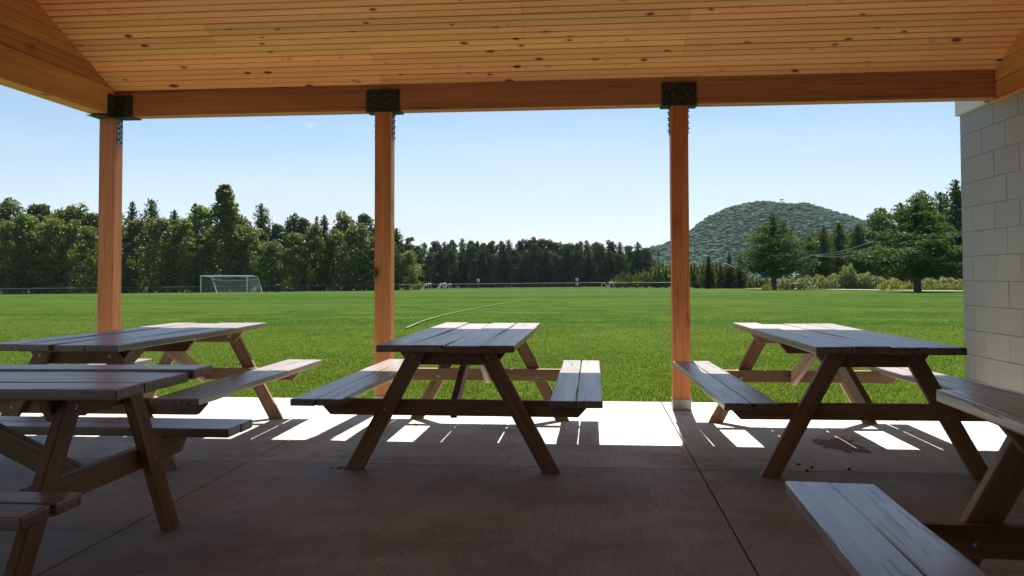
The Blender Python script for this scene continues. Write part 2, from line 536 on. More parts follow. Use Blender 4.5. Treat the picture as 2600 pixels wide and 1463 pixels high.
def leaf_mat(name, c1, c2, trans=0.45, gloss=0.35, scale=0.35, spec=0.18, var=(0.65, 1.4)):
    t = NT(name)
    oi = t.new('ObjectInfo')
    p = t.new('NewGeometry').outputs['Position']
    f = t.noise(p, scale, 3, 0.6)
    isl = t.new('NewGeometry').outputs['Random Per Island']
    col = t.mix(t.rng(f, 0.3, 0.7, 0, 1), c1, c2)
    hs = t.new('HueSaturation')
    t.put(t.math('MULTIPLY', t.rng(isl, 0, 1, *var), t.rng(oi.outputs['Random'], 0, 1, 0.82, 1.2)), hs.inputs['Value'])
    t.put(t.rng(t.math('FRACT', t.math('MULTIPLY', oi.outputs['Random'], 13.7)), 0, 1, 0.482, 0.512), hs.inputs['Hue'])
    t.put(col, hs.inputs['Color'])
    t.set(Base_Color=hs.outputs[0], Roughness=max(gloss, 0.5), Specular_IOR_Level=spec)
    tr = t.new('BsdfTranslucent')
    t.put(t.mix(0.5, hs.outputs[0], (0.30, 0.36, 0.04), 'MIX'), tr.inputs['Color'])
    mx = t.new('MixShader')
    mx.inputs[0].default_value = trans
    t.l.new(t.bsdf.outputs[0], mx.inputs[1])
    t.l.new(tr.outputs[0], mx.inputs[2])
    t.l.new(mx.outputs[0], t.out.inputs['Surface'])
    return t.mat
L_GREEN = leaf_mat('leaf_mid_green', (0.030, 0.078, 0.012), (0.080, 0.145, 0.024), 0.22)
L_OLIVE = leaf_mat('leaf_olive', (0.060, 0.105, 0.014), (0.125, 0.165, 0.024), 0.27)
L_DARK = leaf_mat('leaf_dark_green', (0.024, 0.058, 0.016), (0.045, 0.085, 0.02), 0.15)
L_BRIGHT = leaf_mat('leaf_yellow_green', (0.10, 0.17, 0.02), (0.15, 0.21, 0.028), 0.35)
L_NEEDLE = leaf_mat('needle_green', (0.022, 0.058, 0.016), (0.052, 0.105, 0.026), 0.14, 0.7, 0.35, 0.05)
L_NEEDLE2 = leaf_mat('needle_blue_green', (0.010, 0.028, 0.016), (0.022, 0.048, 0.022), 0.08, 0.7, 0.35, 0.05)
L_PALE = leaf_mat('leaf_pale_cream', (0.15, 0.19, 0.06), (0.26, 0.28, 0.13), 0.3)
L_GOLD = leaf_mat('goldenrod_flower', (0.24, 0.22, 0.025), (0.36, 0.30, 0.03), 0.35)
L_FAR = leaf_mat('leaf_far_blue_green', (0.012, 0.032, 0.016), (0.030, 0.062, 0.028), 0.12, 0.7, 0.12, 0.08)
L_HILL = leaf_mat('hill_canopy_leaf', (0.018, 0.054, 0.036), (0.040, 0.088, 0.050), 0.04, 0.9, 0.012, 0.05, (0.82, 1.18))  # blue of the distance haze mixed into the leaf colour
L_BLADE = leaf_mat('grass_blade', (0.013, 0.052, 0.003), (0.068, 0.145, 0.010), 0.5, 0.7, 0.5, 0.08)

# ------------------------------------------------------------------ ground
def gz(x, y):
    """height of the lawn, falling away gently from the slab and to the far left"""
    yy = np.clip(y, 8, 260)
    return -0.03 - 0.0072 * (yy - 8) - 0.75 * (np.maximum(0, -x) / 95) * (np.minimum(yy, 165) / 160)

def ground():
    xs = np.concatenate([np.linspace(-1600, -140, 14), np.linspace(-130, 120, 60), np.linspace(140, 1700, 14)])
    ys = np.concatenate([np.linspace(-60, 6, 8), np.linspace(8, 60, 40), np.linspace(65, 270, 40), np.linspace(300, 2600, 14)])
    X, Y = np.meshgrid(xs, ys)
    Xc = np.clip(X, -130, 130)
    Z = gz(Xc, Y)
    V = np.stack([X, Y, Z], -1).reshape(-1, 3)
    nx, ny = len(xs), len(ys)
    i = np.arange(nx - 1)[None, :] + nx * np.arange(ny - 1)[:, None]
    F = np.stack([i, i + 1, i + nx + 1, i + nx], -1).reshape(-1, 4)
    o = link('lawn', np_mesh('lawn', V, F, [M_LAWN], smooth=True))
    tag(o, kind='structure', label='wide mown green sports field beyond the concrete slab')
ground()

def on_ground(x, y, dz=0.0):
    return Vector((x, y, float(gz(np.array(x), np.array(y))) + dz))

def bearing(u, D):
    """ground position at depth D along the bearing u"""
    u, D = float(u), float(D)
    d = _f + (u - 1281.852) / 2221.405 * _r + (630.587 - 705) / -2221.405 * _u * -1
    s = D / d.y
    return d.x * s, D

def z_at(u, v, D):
    u, v, D = float(u), float(v), float(D)
    d = _f + (u - 1281.852) / 2221.405 * _r - (v - 630.587) / 2221.405 * _u
    return EYE.z + d.z * D / d.y

# ------------------------------------------------------------------ pavilion floor
XJ = [-4.592, -1.998, 0.596, 3.185]
YJ = [7.653, 4.996, 2.339, -0.318, -2.975]
base = link('pavilion_floor', box_mesh('pavilion_floor', XJ[-1] - XJ[0] - 0.02, YJ[0] - YJ[-1] - 0.02, 0.2, M_JOINT), None, None,
            MT((XJ[0] + XJ[-1]) / 2, (YJ[0] + YJ[-1]) / 2, -0.12))
tag(base, kind='structure', label='concrete floor slab of the pavilion with saw cut joints')
for i in range(3):
    for j in range(4):
        x0, x1 = XJ[i], XJ[i + 1]
        y1, y0 = YJ[j], YJ[j + 1]
        L, W = y1 - y0 - 0.007, x1 - x0 - 0.007
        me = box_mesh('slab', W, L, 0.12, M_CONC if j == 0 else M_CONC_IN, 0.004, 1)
        link('slab', me, None, base, Matrix.Translation(((x0 + x1) / 2, (y0 + y1) / 2, -0.06 + 0.12 - 0.12)) if False else
             MT((x0 + x1) / 2 - (XJ[0] + XJ[-1]) / 2, (y0 + y1) / 2 - (YJ[0] + YJ[-1]) / 2, -0.06 + 0.12))

def blob_sheet(name, cx, cy, rx, ry, z, mat, seed, n=48, amp=0.45):
    V = [(cx, cy, z)]
    for k in range(n):
        a = 2 * math.pi * k / n
        rr = 1 + amp * noise.noise(Vector((math.cos(a) * 1.6 + seed, math.sin(a) * 1.6, seed))) + amp * 0.5 * noise.noise(Vector((math.cos(a) * 4 + seed, math.sin(a) * 4, 3)))
        V.append((cx + rx * rr * math.cos(a), cy + ry * rr * math.sin(a), z))
    F = [(0, 1 + k, 1 + (k + 1) % n) for k in range(n)]
    return np_mesh(name, V, np.array(F), [mat])
st = link('water_stain', blob_sheet('water_stain', 1.59, 5.79, 0.125, 0.19, 0.003, M_STAIN, 4.2, amp=0.9))
tag(st, kind='structure', label='dark damp stain on the concrete under the table by the block wall')

# crumbs of leaf and soil on the slab
random.seed(11)
cv, cf = [], []
def crumb(x, y, s):
    b = len(cv)
    for k in range(5):
        a = 2 * math.pi * k / 5
        rr = s * random.uniform(0.6, 1.2)
        cv.append((x + rr * math.cos(a), y + rr * math.sin(a), 0.001))
    cv.append((x, y, s * random.uniform(0.5, 0.9)))
    for k in range(5):
        cf.append((b + k, b + (k + 1) % 5, b + 5))
for _ in range(90):
    crumb(random.uniform(-4.2, 3), random.uniform(2.2, 7.4), random.uniform(0.003, 0.008))
for _ in range(60):
    crumb(-1.38 + random.gauss(0, 0.045), 4.86 + random.gauss(0, 0.02), random.uniform(0.003, 0.009))
for x, y in ((1.17, 5.16), (1.23, 5.09), (1.18, 5.0), (1.42, 5.05)):
    crumb(x, y, 0.016)
crumb(-1.27, 6.30, 0.022)
o = link('floor_crumbs', np_mesh('floor_crumbs', cv, np.array(cf), [M_DEBRIS]))
tag(o, 'small dark crumbs of leaf and soil scattered on the concrete', 'debris', kind='stuff')

# ------------------------------------------------------------------ pavilion
YB, ZB, ZT, PITCH = 7.182, 2.476, 2.700, 0.417
XL, XR = -4.10, 3.178
pav = thing('pavilion', 'timber picnic pavilion with honey pine ceiling, fir beams and posts', 'pavilion')

def beam(name, x0, x1, y, z0, z1, t, mat, along='X', seed=0):
    L = abs(x1 - x0)
    me = box_mesh(name, L, t, z1 - z0, mat, 0.005, 2, 0.002, seed, 12)
    if along == 'X':
        return link(name, me, None, pav, MT((x0 + x1) / 2, y, (z0 + z1) / 2))
    return link(name, me, None, pav, MT(y, (x0 + x1) / 2, (z0 + z1) / 2, rz=R(90)))
fb = beam('beam', -4.245, XR - 0.002, YB + 0.07, ZB, ZT + 0.015, 0.14, M_FIR, 'X', 1)
fb['label'] = 'long front fir beam on three posts'
sb = beam('beam', -3.0, YB - 0.004, -4.175, ZB, ZT + 0.02, 0.145, M_GABLE, 'Y', 2)
sb['label'] = 'side beam running back along the open left side'

# posts with bases, caps and straps
bolt_iron = bolt_mesh('bolt', 0.0045, 0.005, M_NAIL2)
nail = bolt_mesh('nail', 0.006, 0.012, M_NAIL)
def post(x, y, corner=False):
    z0 = 0.09
    me = box_mesh('post', ZB - z0, 0.14, 0.14, M_POST, 0.006, 2, 0.0015, x, 10)
    p = link('post', me, None, pav, MT(x, y, (z0 + ZB) / 2 - 0.002, ry=R(-90)))
    b = link('post_base', box_mesh('post_base', 0.15, 0.15, 0.088, M_ZINC, 0.003, 1), None, pav, MT(x, y, 0.044))
    # side straps with nail rows, reaching down from the cap
    for s in (-1, 1):
        st_ = link('strap', prism_mesh('strap', [(-0.045, -0.115), (-0.035, -0.125), (0.035, -0.125), (0.045, -0.115), (0.045, 0.11), (-0.045, 0.11)], 0.005, M_STRAP),
                   None, pav, MT(x + s * 0.0735, y + 0.01, ZB - 0.115, rz=R(90 * s)))
        for k in range(9):
            zz = -0.10 + 0.024 * k
            xx = (-0.018 if k % 2 else 0.02) + 0.004 * math.sin(k * 5)
            link('nail', nail, None, st_, MT(xx, -0.002, zz))
for x in (-4.169, -1.730, 0.727):
    post(x, YB + 0.07)
post(-4.169, 2.30)
post(-4.169, -2.85)

def rplate(name, w, h, t, rad, mat):
    pts = []
    for cx, cz, a0 in ((w / 2 - rad, h / 2 - rad, 0), (-w / 2 + rad, h / 2 - rad, 90), (-w / 2, -h / 2, None), (w / 2, -h / 2, None)):
        if a0 is None:
            pts.append((cx, cz))
        else:
            for k in range(5):
                a = R(a0 + 90 * k / 4)
                pts.append((cx + rad * math.cos(a), cz + rad * math.sin(a)))
    return prism_mesh(name, pts, t, mat)
def cap(x, w, left=False):
    h = 0.185
    front = link('post_cap', rplate('post_cap', w, h, 0.006, 0.014, M_IRON), None, pav, MT(x, YB - 0.0055, ZB + h / 2 - 0.004))
    link('cap_flange', box_mesh('cap_flange', w + 0.01, 0.162, 0.006, M_IRON), None, pav, MT(x, YB + 0.072, ZB - 0.006))
    link('post_cap', rplate('post_cap', w, h, 0.006, 0.014, M_IRON), None, pav, MT(x, YB + 0.1455, ZB + h / 2 - 0.004))
    if left:
        pts = [(-0.03, 0.055), (0.035, 0.06), (0.02, 0.015), (0.05, 0.035), (0.03, -0.03), (0.05, -0.01), (0.02, -0.055), (-0.05, 0.03), (-0.055, -0.045)]
    else:
        pts = [(-0.037, 0.082), (0.09, 0.082), (-0.115, 0.033), (-0.078, 0.043), (0.038, 0.042), (0.098, 0.036), (-0.052, -0.012), (0.064, -0.01), (-0.102, -0.032), (0.022, -0.03)]
    for bx, bz in pts:
        link('bolt', bolt_iron, None, front, MT(bx, -0.003, bz))
    return front
cap(-1.728, 0.285)
cap(0.726, 0.28)
c = cap(-4.012, 0.15, True)
# corner cap wraps the side beam too
sp_ = link('post_cap', rplate('post_cap', 0.11, 0.185, 0.006, 0.012, M_IRON), None, pav, MT(-4.0995 + 0.0005, YB - 0.058, ZB + 0.0885, rz=R(90)))
for bz in (-0.06, -0.02, 0.02, 0.06):
    link('bolt', bolt_iron, None, sp_, MT(0.02, -0.003, bz))
link('cap_flange', box_mesh('cap_flange', 0.30, 0.16, 0.006, M_IRON), None, pav, MT(-4.175, YB - 0.02, ZB - 0.0135, rz=R(90)))

# tongue and groove boards with a centre bead
def tg_mesh(name, L, W, T, mat):
    g, d = 0.0075, 0.010
    h = W / 2
    prof = [(-h, T), (-h, d), (-h + g, 0), (-g * 0.8, 0), (0, d * 0.8), (g * 0.8, 0), (h - g, 0), (h, d), (h, T)]
    V = [(-L / 2, y, z) for y, z in prof] + [(L / 2, y, z) for y, z in prof]
    n = len(prof)
    F4 = np.array([(i, (i + 1) % n, n + (i + 1) % n, n + i) for i in range(n)])
    return np_mesh(name, V, [F4, np.array([list(range(n))[::-1]]), np.array([list(range(n, 2 * n))])], [mat])
BW, BT = 0.1425, 0.018
SL = math.sqrt(1 + PITCH ** 2)
ang = math.atan(PITCH)
def slope_mat(x, s, back=False):
    """local X along the building, local Y up the slope, local Z out of the underside upward"""
    if not back:
        y, z = YB - s / SL, ZT + s * PITCH / SL
        ydir = Vector((0, -1 / SL, PITCH / SL))
        xd = Vector((-1, 0, 0))
    else:
        y, z = YBACK + s / SL, ZT + s * PITCH / SL
        ydir = Vector((0, 1 / SL, PITCH / SL))
        xd = Vector((1, 0, 0))
    zd = xd.cross(ydir)
    M = Matrix.Identity(4)
    for i in range(3):
        M[i][0], M[i][1], M[i][2] = xd[i], ydir[i], zd[i]
    M[0][3], M[1][3], M[2][3] = x, y, z
    return M
YBACK = -2.95
YRIDGE = (YB + YBACK) / 2
SMAX = (YB - YRIDGE) * SL
random.seed(5)
first_joints = {0: [-1.734], 1: [-0.504], 2: [0.735], 3: [-1.73], 4: [-0.497], 5: [0.737], 6: [-0.49]}
NROW = int((SMAX - 0.1287) / BW) + 2
rest_v, rest_f = [], []
cache = {}
for k in range(-1, NROW):
    s0 = 0.1287 - BW + k * BW
    sc_ = s0 + BW / 2
    if sc_ > SMAX: break
    js = list(first_joints.get(k, []))
    if not js:
        js = [random.choice((-2.95, -1.73, -0.5, 0.735, 1.95))]
    if random.random() < 0.8:
        extra = [j for j in (-2.95, -1.73, -0.5, 0.735, 1.95) if all(abs(j - q) > 2.2 for q in js)]
        if extra: js.append(random.choice(extra))
    ends = [XL - 0.03] + sorted(js) + [XR + 0.03]
    if k <= 15:
        for a, b in zip(ends[:-1], ends[1:]):
            L = b - a - 0.002
            me = tg_mesh('ceiling_plank', L, BW - 0.0008, BT, M_PINE)
            link('ceiling_plank', me, None, pav, slope_mat((a + b) / 2, sc_) @ Matrix.Translation((0, 0, random.uniform(-0.0008, 0.0008))))
    else:
        for a, b in zip(ends[:-1], ends[1:]):
            me = tg_mesh('t', b - a - 0.002, BW - 0.0008, BT, None) if False else None
            M = slope_mat((a + b) / 2, sc_)
            L, W = b - a - 0.002, BW - 0.004
            q = len(rest_v)
            for z in (0, BT):
                for x, y in ((-L / 2, -W / 2), (L / 2, -W / 2), (L / 2, W / 2), (-L / 2, W / 2)):
                    rest_v.append(tuple(M @ Vector((x, y, z))))
            rest_f += [(q, q + 3, q + 2, q + 1), (q + 4, q + 5, q + 6, q + 7), (q, q + 1, q + 5, q + 4), (q + 1, q + 2, q + 6, q + 5), (q + 2, q + 3, q + 7, q + 6), (q + 3, q, q + 4, q + 7)]
for k in range(0, NROW + 1):
    sc_ = 0.06 + k * BW
    if sc_ > SMAX: break
    M = slope_mat((XL + XR) / 2, sc_, True)
    L, W = XR - XL, BW - 0.004
    q = len(rest_v)
    for z in (0, BT):
        for x, y in ((-L / 2, -W / 2), (L / 2, -W / 2), (L / 2, W / 2), (-L / 2, W / 2)):
            rest_v.append(tuple(M @ Vector((x, y, z))))
    rest_f += [(q, q + 3, q + 2, q + 1), (q + 4, q + 5, q + 6, q + 7), (q, q + 1, q + 5, q + 4), (q + 1, q + 2, q + 6, q + 5), (q + 2, q + 3, q + 7, q + 6), (q + 3, q, q + 4, q + 7)]
link('ceiling_boards', np_mesh('ceiling_boards', rest_v, np.array(rest_f), [M_PINE]), None, pav, kind='stuff')

# gable boards: left above the side beam, right above the block wall
def gable(x, z0, face, rows):
    for k in range(rows):
        zc = z0 + BW * (k + 0.5)
        yend = min(YB + 0.06, YB - (zc - BW / 2 - ZT) / PITCH + 0.08)
        ybeg = max(-2.9, YBACK + (zc - BW / 2 - ZT) / PITCH - 0.05)
        if yend - ybeg < 0.4: break
        cuts = [ybeg, yend]
        if yend - ybeg > 3.5:
            cuts = [ybeg, yend - random.choice((2.44, 3.05, 3.66)), yend]
        for a, b in zip(cuts[:-1], cuts[1:]):
            me = tg_mesh('gable_plank', b - a - 0.002, BW - 0.0008, BT, M_GABLE)
            # local X -> world Y, local -Z -> face direction
            zd = Vector((-face, 0, 0)); xd = Vector((0, 1, 0)); yd = zd.cross(xd)
            M = Matrix.Identity(4)
            for i in range(3):
                M[i][0], M[i][1], M[i][2] = xd[i], yd[i], zd[i]
            M[0][3], M[1][3], M[2][3] = x + random.uniform(-0.001, 0.001), (a + b) / 2, zc
            link('gable_plank', me, None, pav, M)
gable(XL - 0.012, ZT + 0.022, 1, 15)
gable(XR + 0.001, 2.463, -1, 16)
link('trim_strip', box_mesh('trim_strip', 10.15, 0.055, 0.022, M_GABLE, 0.003, 1), None, pav, MT(XR + 0.016, (YB + YBACK) / 2 + 0.06, 2.4505, rz=R(90)))

# roof skins and fascia above the boards
def roof_skin(back):
    SE = 0.245                      # overhang down the slope past the beam line
    L = XR - XL + 1.1
    S0, S1 = -SE, SMAX + 0.02
    me = box_mesh('roof_panel', L, S1 - S0, 0.09, M_ROOF)
    M = slope_mat((XL + XR) / 2 + 0.2, (S0 + S1) / 2, back) @ Matrix.Translation((0, 0, BT + 0.047))
    link('roof_panel', me, None, pav, M)
    ydir = -1 if not back else 1
    yb = (YB + 0.233) if not back else (YBACK - 0.233)
    link('fascia', box_mesh('fascia', L, 0.022, 0.12, M_TRIM, 0.003, 1), None, pav, MT((XL + XR) / 2 + 0.2, yb, 2.668))
roof_skin(False)
roof_skin(True)

# ------------------------------------------------------------------ block wall on the right, and the wall behind the viewer
def blocks_wall(name, label, axis, fixed, a0, a1, seen_from, z_top_rows, thick=0.195):
    w = thing(name, label, 'wall')
    H, Lb = 0.2072, 0.4145
    z0 = -0.0034
    fm = box_mesh('block', Lb - 0.005, thick, H - 0.005, M_BLOCK, 0.002, 1)
    hm = box_mesh('block', Lb / 2 - 0.005, thick, H - 0.005, M_BLOCK, 0.002, 1)
    rv, rf = [], []
    for r in range(z_top_rows):
        zc = z0 + H * (r + 0.5)
        y = a1
        first = True
        while y > a0 + 0.1:
            half = first and (r % 2 == 1)
            L = Lb / 2 if half else Lb
            yc = y - L / 2
            first = False
            jig = random.uniform(-0.0012, 0.0012)
            if axis == 'Y':
                M = MT(fixed + thick / 2 + jig, yc, zc, rz=R(90))
            else:
                M = MT(yc, fixed - thick / 2 + jig, zc)
            if yc > seen_from:
                link('block', hm if half else fm, None, w, M)
            else:
                q = len(rv)
                hx, hy, hz = L / 2 - 0.004, thick / 2, H / 2 - 0.004
                for z in (-hz, hz):
                    for x, yy in ((-hx, -hy), (hx, -hy), (hx, hy), (-hx, hy)):
                        rv.append(tuple(M @ Vector((x, yy, z))))
                rf += [(q, q + 3, q + 2, q + 1), (q + 4, q + 5, q + 6, q + 7), (q, q + 1, q + 5, q + 4), (q + 1, q + 2, q + 6, q + 5), (q + 2, q + 3, q + 7, q + 6), (q + 3, q, q + 4, q + 7)]
            y -= L
    if rv:
        link('blockwork', np_mesh('blockwork', rv, np.array(rf), [M_BLOCK]), None, w, kind='stuff')
    Lc = a1 - a0 - 0.012
    core = box_mesh('mortar', Lc, thick - 0.009, H * z_top_rows - 0.01, M_BLOCK)
    if axis == 'Y':
        link('mortar', core, None, w, MT(fixed + thick / 2 + 0.001, (a0 + a1) / 2, z0 + H * z_top_rows / 2, rz=R(90)))
    else:
        link('mortar', core, None, w, MT((a0 + a1) / 2, fixed - thick / 2 - 0.001, z0 + H * z_top_rows / 2))
    return w
random.seed(8)
bw = blocks_wall('block_wall', 'painted grey concrete block wall closing the right side of the pavilion', 'Y', 3.19, -2.99, 7.887, 4.0, 12)
link('frieze_board', box_mesh('frieze_board', 0.57, 0.06, 0.17, M_TRIM, 0.004, 1), None, bw, MT(3.186, 7.612, 2.541, rz=R(90)))
blocks_wall('rear_block_wall', 'grey concrete block wall behind the picnic tables', 'X', -2.99, -4.3, 3.38, 99, 12)

# ------------------------------------------------------------------ picnic tables
TL, HT, HB, TH = 1.132, 0.712, 0.427, 0.038
BI, BWD = 0.557, 0.1355
bolt_t = bolt_mesh('bolt', 0.0062, 0.006, M_ZINC)
bolt_n = bolt_mesh('bolt', 0.0115, 0.009, M_ZINC)
def make_table():
    t = thing('picnic_table', 'x', 'picnic table')
    # table top: four wide boards
    for i in range(4):
        w = 0.1818
        x = (i - 1.5) * 0.1875
        dl = (0.0, 0.006, -0.004, 0.003)[i]
        me = box_mesh('tabletop_board', 2 * TL + dl, w, TH, M_TOP, 0.007, 3, 0.006, i + 1, 10)
        link('tabletop_board', me, None, t, MT(x, 0, HT - TH / 2 + (0.001, -0.001, 0.0015, 0)[i], rz=R(90)))
    for s in (-1, 1):
        for j in range(2):
            x = s * (BI + BWD / 2 + j * (BWD + 0.006))
            me = box_mesh('bench_board', 2 * TL + (0.004 if j else -0.003), BWD, TH, M_TOP, 0.007, 3, 0.006, 10 + j + 3 * s, 10)
            link('bench_board', me, None, t, MT(x, 0, HB - TH / 2, rz=R(90)))
    # end frames
    dxl, dzl = 0.554 - 0.185, HT - TH
    la = math.atan2(dzl, dxl)
    Ll = math.hypot(dxl, dzl)
    hw = 0.0445
    for e in (-1, 1):
        ybear = e * 0.838
        yleg = e * 0.877
        bear = link('bench_bearer', prism_mesh('bench_bearer', [(-0.70, -0.0445), (0.70, -0.0445), (0.752, 0.012), (0.752, 0.0445), (-0.752, 0.0445), (-0.752, 0.012)], 0.038, M_LEG, 0.003, 1),
                    None, t, MT(0, ybear, HB - TH - 0.0455))
        link('top_cleat', prism_mesh('top_cleat', [(-0.245, -0.0445), (0.245, -0.0445), (0.315, 0.0445), (-0.315, 0.0445)], 0.038, M_LEG, 0.003, 1),
             None, t, MT(0, ybear, HT - TH - 0.0455))
        for s in (-1, 1):
            # leg runs along local X from foot to top, ends cut level
            c = hw / math.tan(la)
            poly = [(-Ll / 2 - c, hw), (-Ll / 2 + c, -hw), (Ll / 2 + c, -hw), (Ll / 2 - c, hw)]
            if s > 0:
                poly = [(-Ll / 2 + c, hw), (-Ll / 2 - c, -hw), (Ll / 2 - c, -hw), (Ll / 2 + c, hw)]
            me = prism_mesh('leg', poly, 0.038, M_LEG, 0.003, 1)
            cx, cz = s * (0.554 + 0.185) / 2, dzl / 2
            tilt = la if s < 0 else math.pi - la
            # rotate about Y so local X points up the leg
            M = Matrix.Translation((cx, yleg, cz)) @ Matrix.Rotation(-tilt, 4, 'Y')
            if s > 0:
                poly2 = [(x, -z) for x, z in poly]
                me = prism_mesh('leg', [(-Ll / 2 - c, -hw), (-Ll / 2 + c, hw), (Ll / 2 + c, hw), (Ll / 2 - c, -hw)], 0.038, M_LEG, 0.003, 1)
            lg = link('leg', me, None, t, M)
            for zz in (HB - TH - 0.055, HT - TH - 0.04):
                d = (zz - cz) / math.sin(la)
                B = MT(d, e * 0.019, 0.006) @ (Matrix.Rotation(math.pi, 4, 'Z') if e > 0 else Matrix.Identity(4))
                link('bolt', bolt_t, None, lg, B)
                # nut side on the inner face of the bearer
                B = MT(d, -e * 0.057, 0.006) @ (Matrix.Rotation(math.pi, 4, 'Z') if e < 0 else Matrix.Identity(4))
                link('bolt', bolt_n, None, lg, B)
        # diagonal brace from bearer up to the middle of the top
        p0 = Vector((0.0, e * 0.815, HB - TH - 0.06)); p1 = Vector((0.0, e * 0.10, HT - TH - 0.02))
        dd = p1 - p0
        a = math.atan2(dd.z, abs(dd.y))
        Lb = dd.length
        k = 0.0445
        bp = [(-Lb / 2 - 0.02, -k), (Lb / 2, -k), (Lb / 2 + 0.12, k), (-Lb / 2 + 0.02, k)]
        bp = [(-Lb / 2 + k * math.tan(a), k), (-Lb / 2 - k * math.tan(a), -k), (Lb / 2 - k / math.tan(a), -k) if False else (Lb / 2 - 0.05, -k), (Lb / 2 + 0.04, k)]
        me = prism_mesh('brace', bp, 0.038, M_LEG, 0.003, 1)
        M = Matrix.Translation((p0 + p1) / 2) @ Matrix.Rotation(R(-90 * e), 4, 'Z') @ Matrix.Rotation(-a, 4, 'Y')
        link('brace', me, None, t, M)
    link('top_cleat', prism_mesh('top_cleat', [(-0.245, -0.0445), (0.245, -0.0445), (0.315, 0.0445), (-0.315, 0.0445)], 0.038, M_LEG, 0.003, 1),
         None, t, MT(0, 0.0, HT - TH - 0.0455))
    return t
proto = make_table()
T_GROUP = 'picnic tables under the pavilion roof'
tables = [
    (-0.771, 5.722, -0.002, 'weathered picnic table standing end on between the two right posts'),
    (1.485, 5.747, 0.024, 'weathered picnic table beside the right post, nearest the block wall edge'),
    (-2.936, 5.634, 0.015, 'weathered picnic table at the slab edge beside the left corner post'),
    (-2.671, 3.07, -1.56, 'brown picnic table turned sideways in front of the left rear one'),
    (1.403, 1.706, -0.028, 'picnic table nearest the viewer, only a pale bench and top corner in frame'),
]
random.seed(3)
for i, (x, y, a, lab) in enumerate(tables):
    o = proto if i == 0 else copy_tree(proto)
    o.location = (x, y, 0)
    o.rotation_euler = (0, 0, a)
    o['label'] = lab
    o['group'] = T_GROUP
    for ch in o.children:           # no two tables were nailed alike
        if 'board' in ch.name:
            M = ch.matrix_basis.copy()
            ch.matrix_basis = M @ Matrix.Translation((random.uniform(-0.007, 0.007), random.uniform(-0.0006, 0.0006), random.uniform(-0.0012, 0.0012))) @ Matrix.Rotation(random.uniform(-0.0022, 0.0022), 4, 'Z') @ Matrix.Rotation(random.uniform(-0.002, 0.002), 4, 'Y')
    if i == 4:                      # nearest table's boards paler, sky sheen lifted into the weathered colour
        for ch in o.children:
            if 'board' in ch.name:
                ch.data = ch.data.copy()
                ch.data.materials[0] = M_PALE

# ------------------------------------------------------------------ lawn details
def strip_on_ground(name, pts, w, dz, mat):
    V, F = [], []
    P = [Vector((p[0], p[1], 0)) for p in pts]
    # resample
    Q = []
    for a, b in zip(P[:-1], P[1:]):
        n = max(2, int((b - a).length / 0.8))
        for k in range(n):
            Q.append(a.lerp(b, k / n))
    Q.append(P[-1])
    for i, p in enumerate(Q):
        t = (Q[min(i + 1, len(Q) - 1)] - Q[max(i - 1, 0)]).normalized()
        nrm = Vector((-t.y, t.x, 0))
        ww = w * (0.85 + 0.3 * noise.noise(Vector((i * 0.37, 2, 5))))
        for s in (-1, 1):
            q = p + nrm * (s * ww / 2)
            V.append(tuple(on_ground(q.x, q.y, dz)))
    for i in range(len(Q) - 1):
        F.append((2 * i, 2 * i + 1, 2 * i + 3, 2 * i + 2))
    return np_mesh(name, V, np.array(F), [mat])
o = link('field_line', strip_on_ground('field_line', [(-4.25, 20.0), (-4.62, 24.0), (-4.80, 28), (-4.84, 32), (-4.80, 36), (-4.66, 42), (-4.42, 49.3), (-4.15, 60), (-3.9, 72)], 0.055, 0.040, M_CHALK))
tag(o, kind='structure', label='faint white painted curve on the lawn')
o = link('gravel_path', strip_on_ground('gravel_path', [(29, 176), (36.4, 158), (40.0, 135), (43, 118), (50, 104), (70, 92)], 3.4, 0.05, M_PATH))
tag(o, kind='structure', label='pale gravel path past the two lone pines')

def blades(name, rng, xy, n_per, h, w, spread):
    n = len(xy) * n_per
    c = np.repeat(xy, n_per, 0)
    pos = c + rng.normal(0, spread, (n, 2))
    az = rng.uniform(0, 2 * np.pi, n)
    hh = h * rng.uniform(0.45, 1.25, n)
    lean = hh * rng.uniform(0.15, 0.9, n)
    z0 = gz(pos[:, 0], pos[:, 1]) - 0.005
    tx, ty = np.cos(az), np.sin(az)
    px, py = -ty, tx
    ww = w * rng.uniform(0.6, 1.2, n) / 2
    b0 = np.stack([pos[:, 0] - px * ww, pos[:, 1] - py * ww, z0], -1)
    b1 = np.stack([pos[:, 0] + px * ww, pos[:, 1] + py * ww, z0], -1)
    m0 = np.stack([pos[:, 0] + tx * lean * 0.35 - px * ww * 0.8, pos[:, 1] + ty * lean * 0.35 - py * ww * 0.8, z0 + hh * 0.6], -1)
    m1 = np.stack([pos[:, 0] + tx * lean * 0.35 + px * ww * 0.8, pos[:, 1] + ty * lean * 0.35 + py * ww * 0.8, z0 + hh * 0.6], -1)
    tp = np.stack([pos[:, 0] + tx * lean, pos[:, 1] + ty * lean, z0 + hh], -1)
    V = np.stack([b0, b1, m1, m0, tp], 1).reshape(-1, 3)
    i = np.arange(n)[:, None] * 5
    return V, i + np.array([[0, 1, 2, 3]]), i + np.array([[3, 2, 4]])
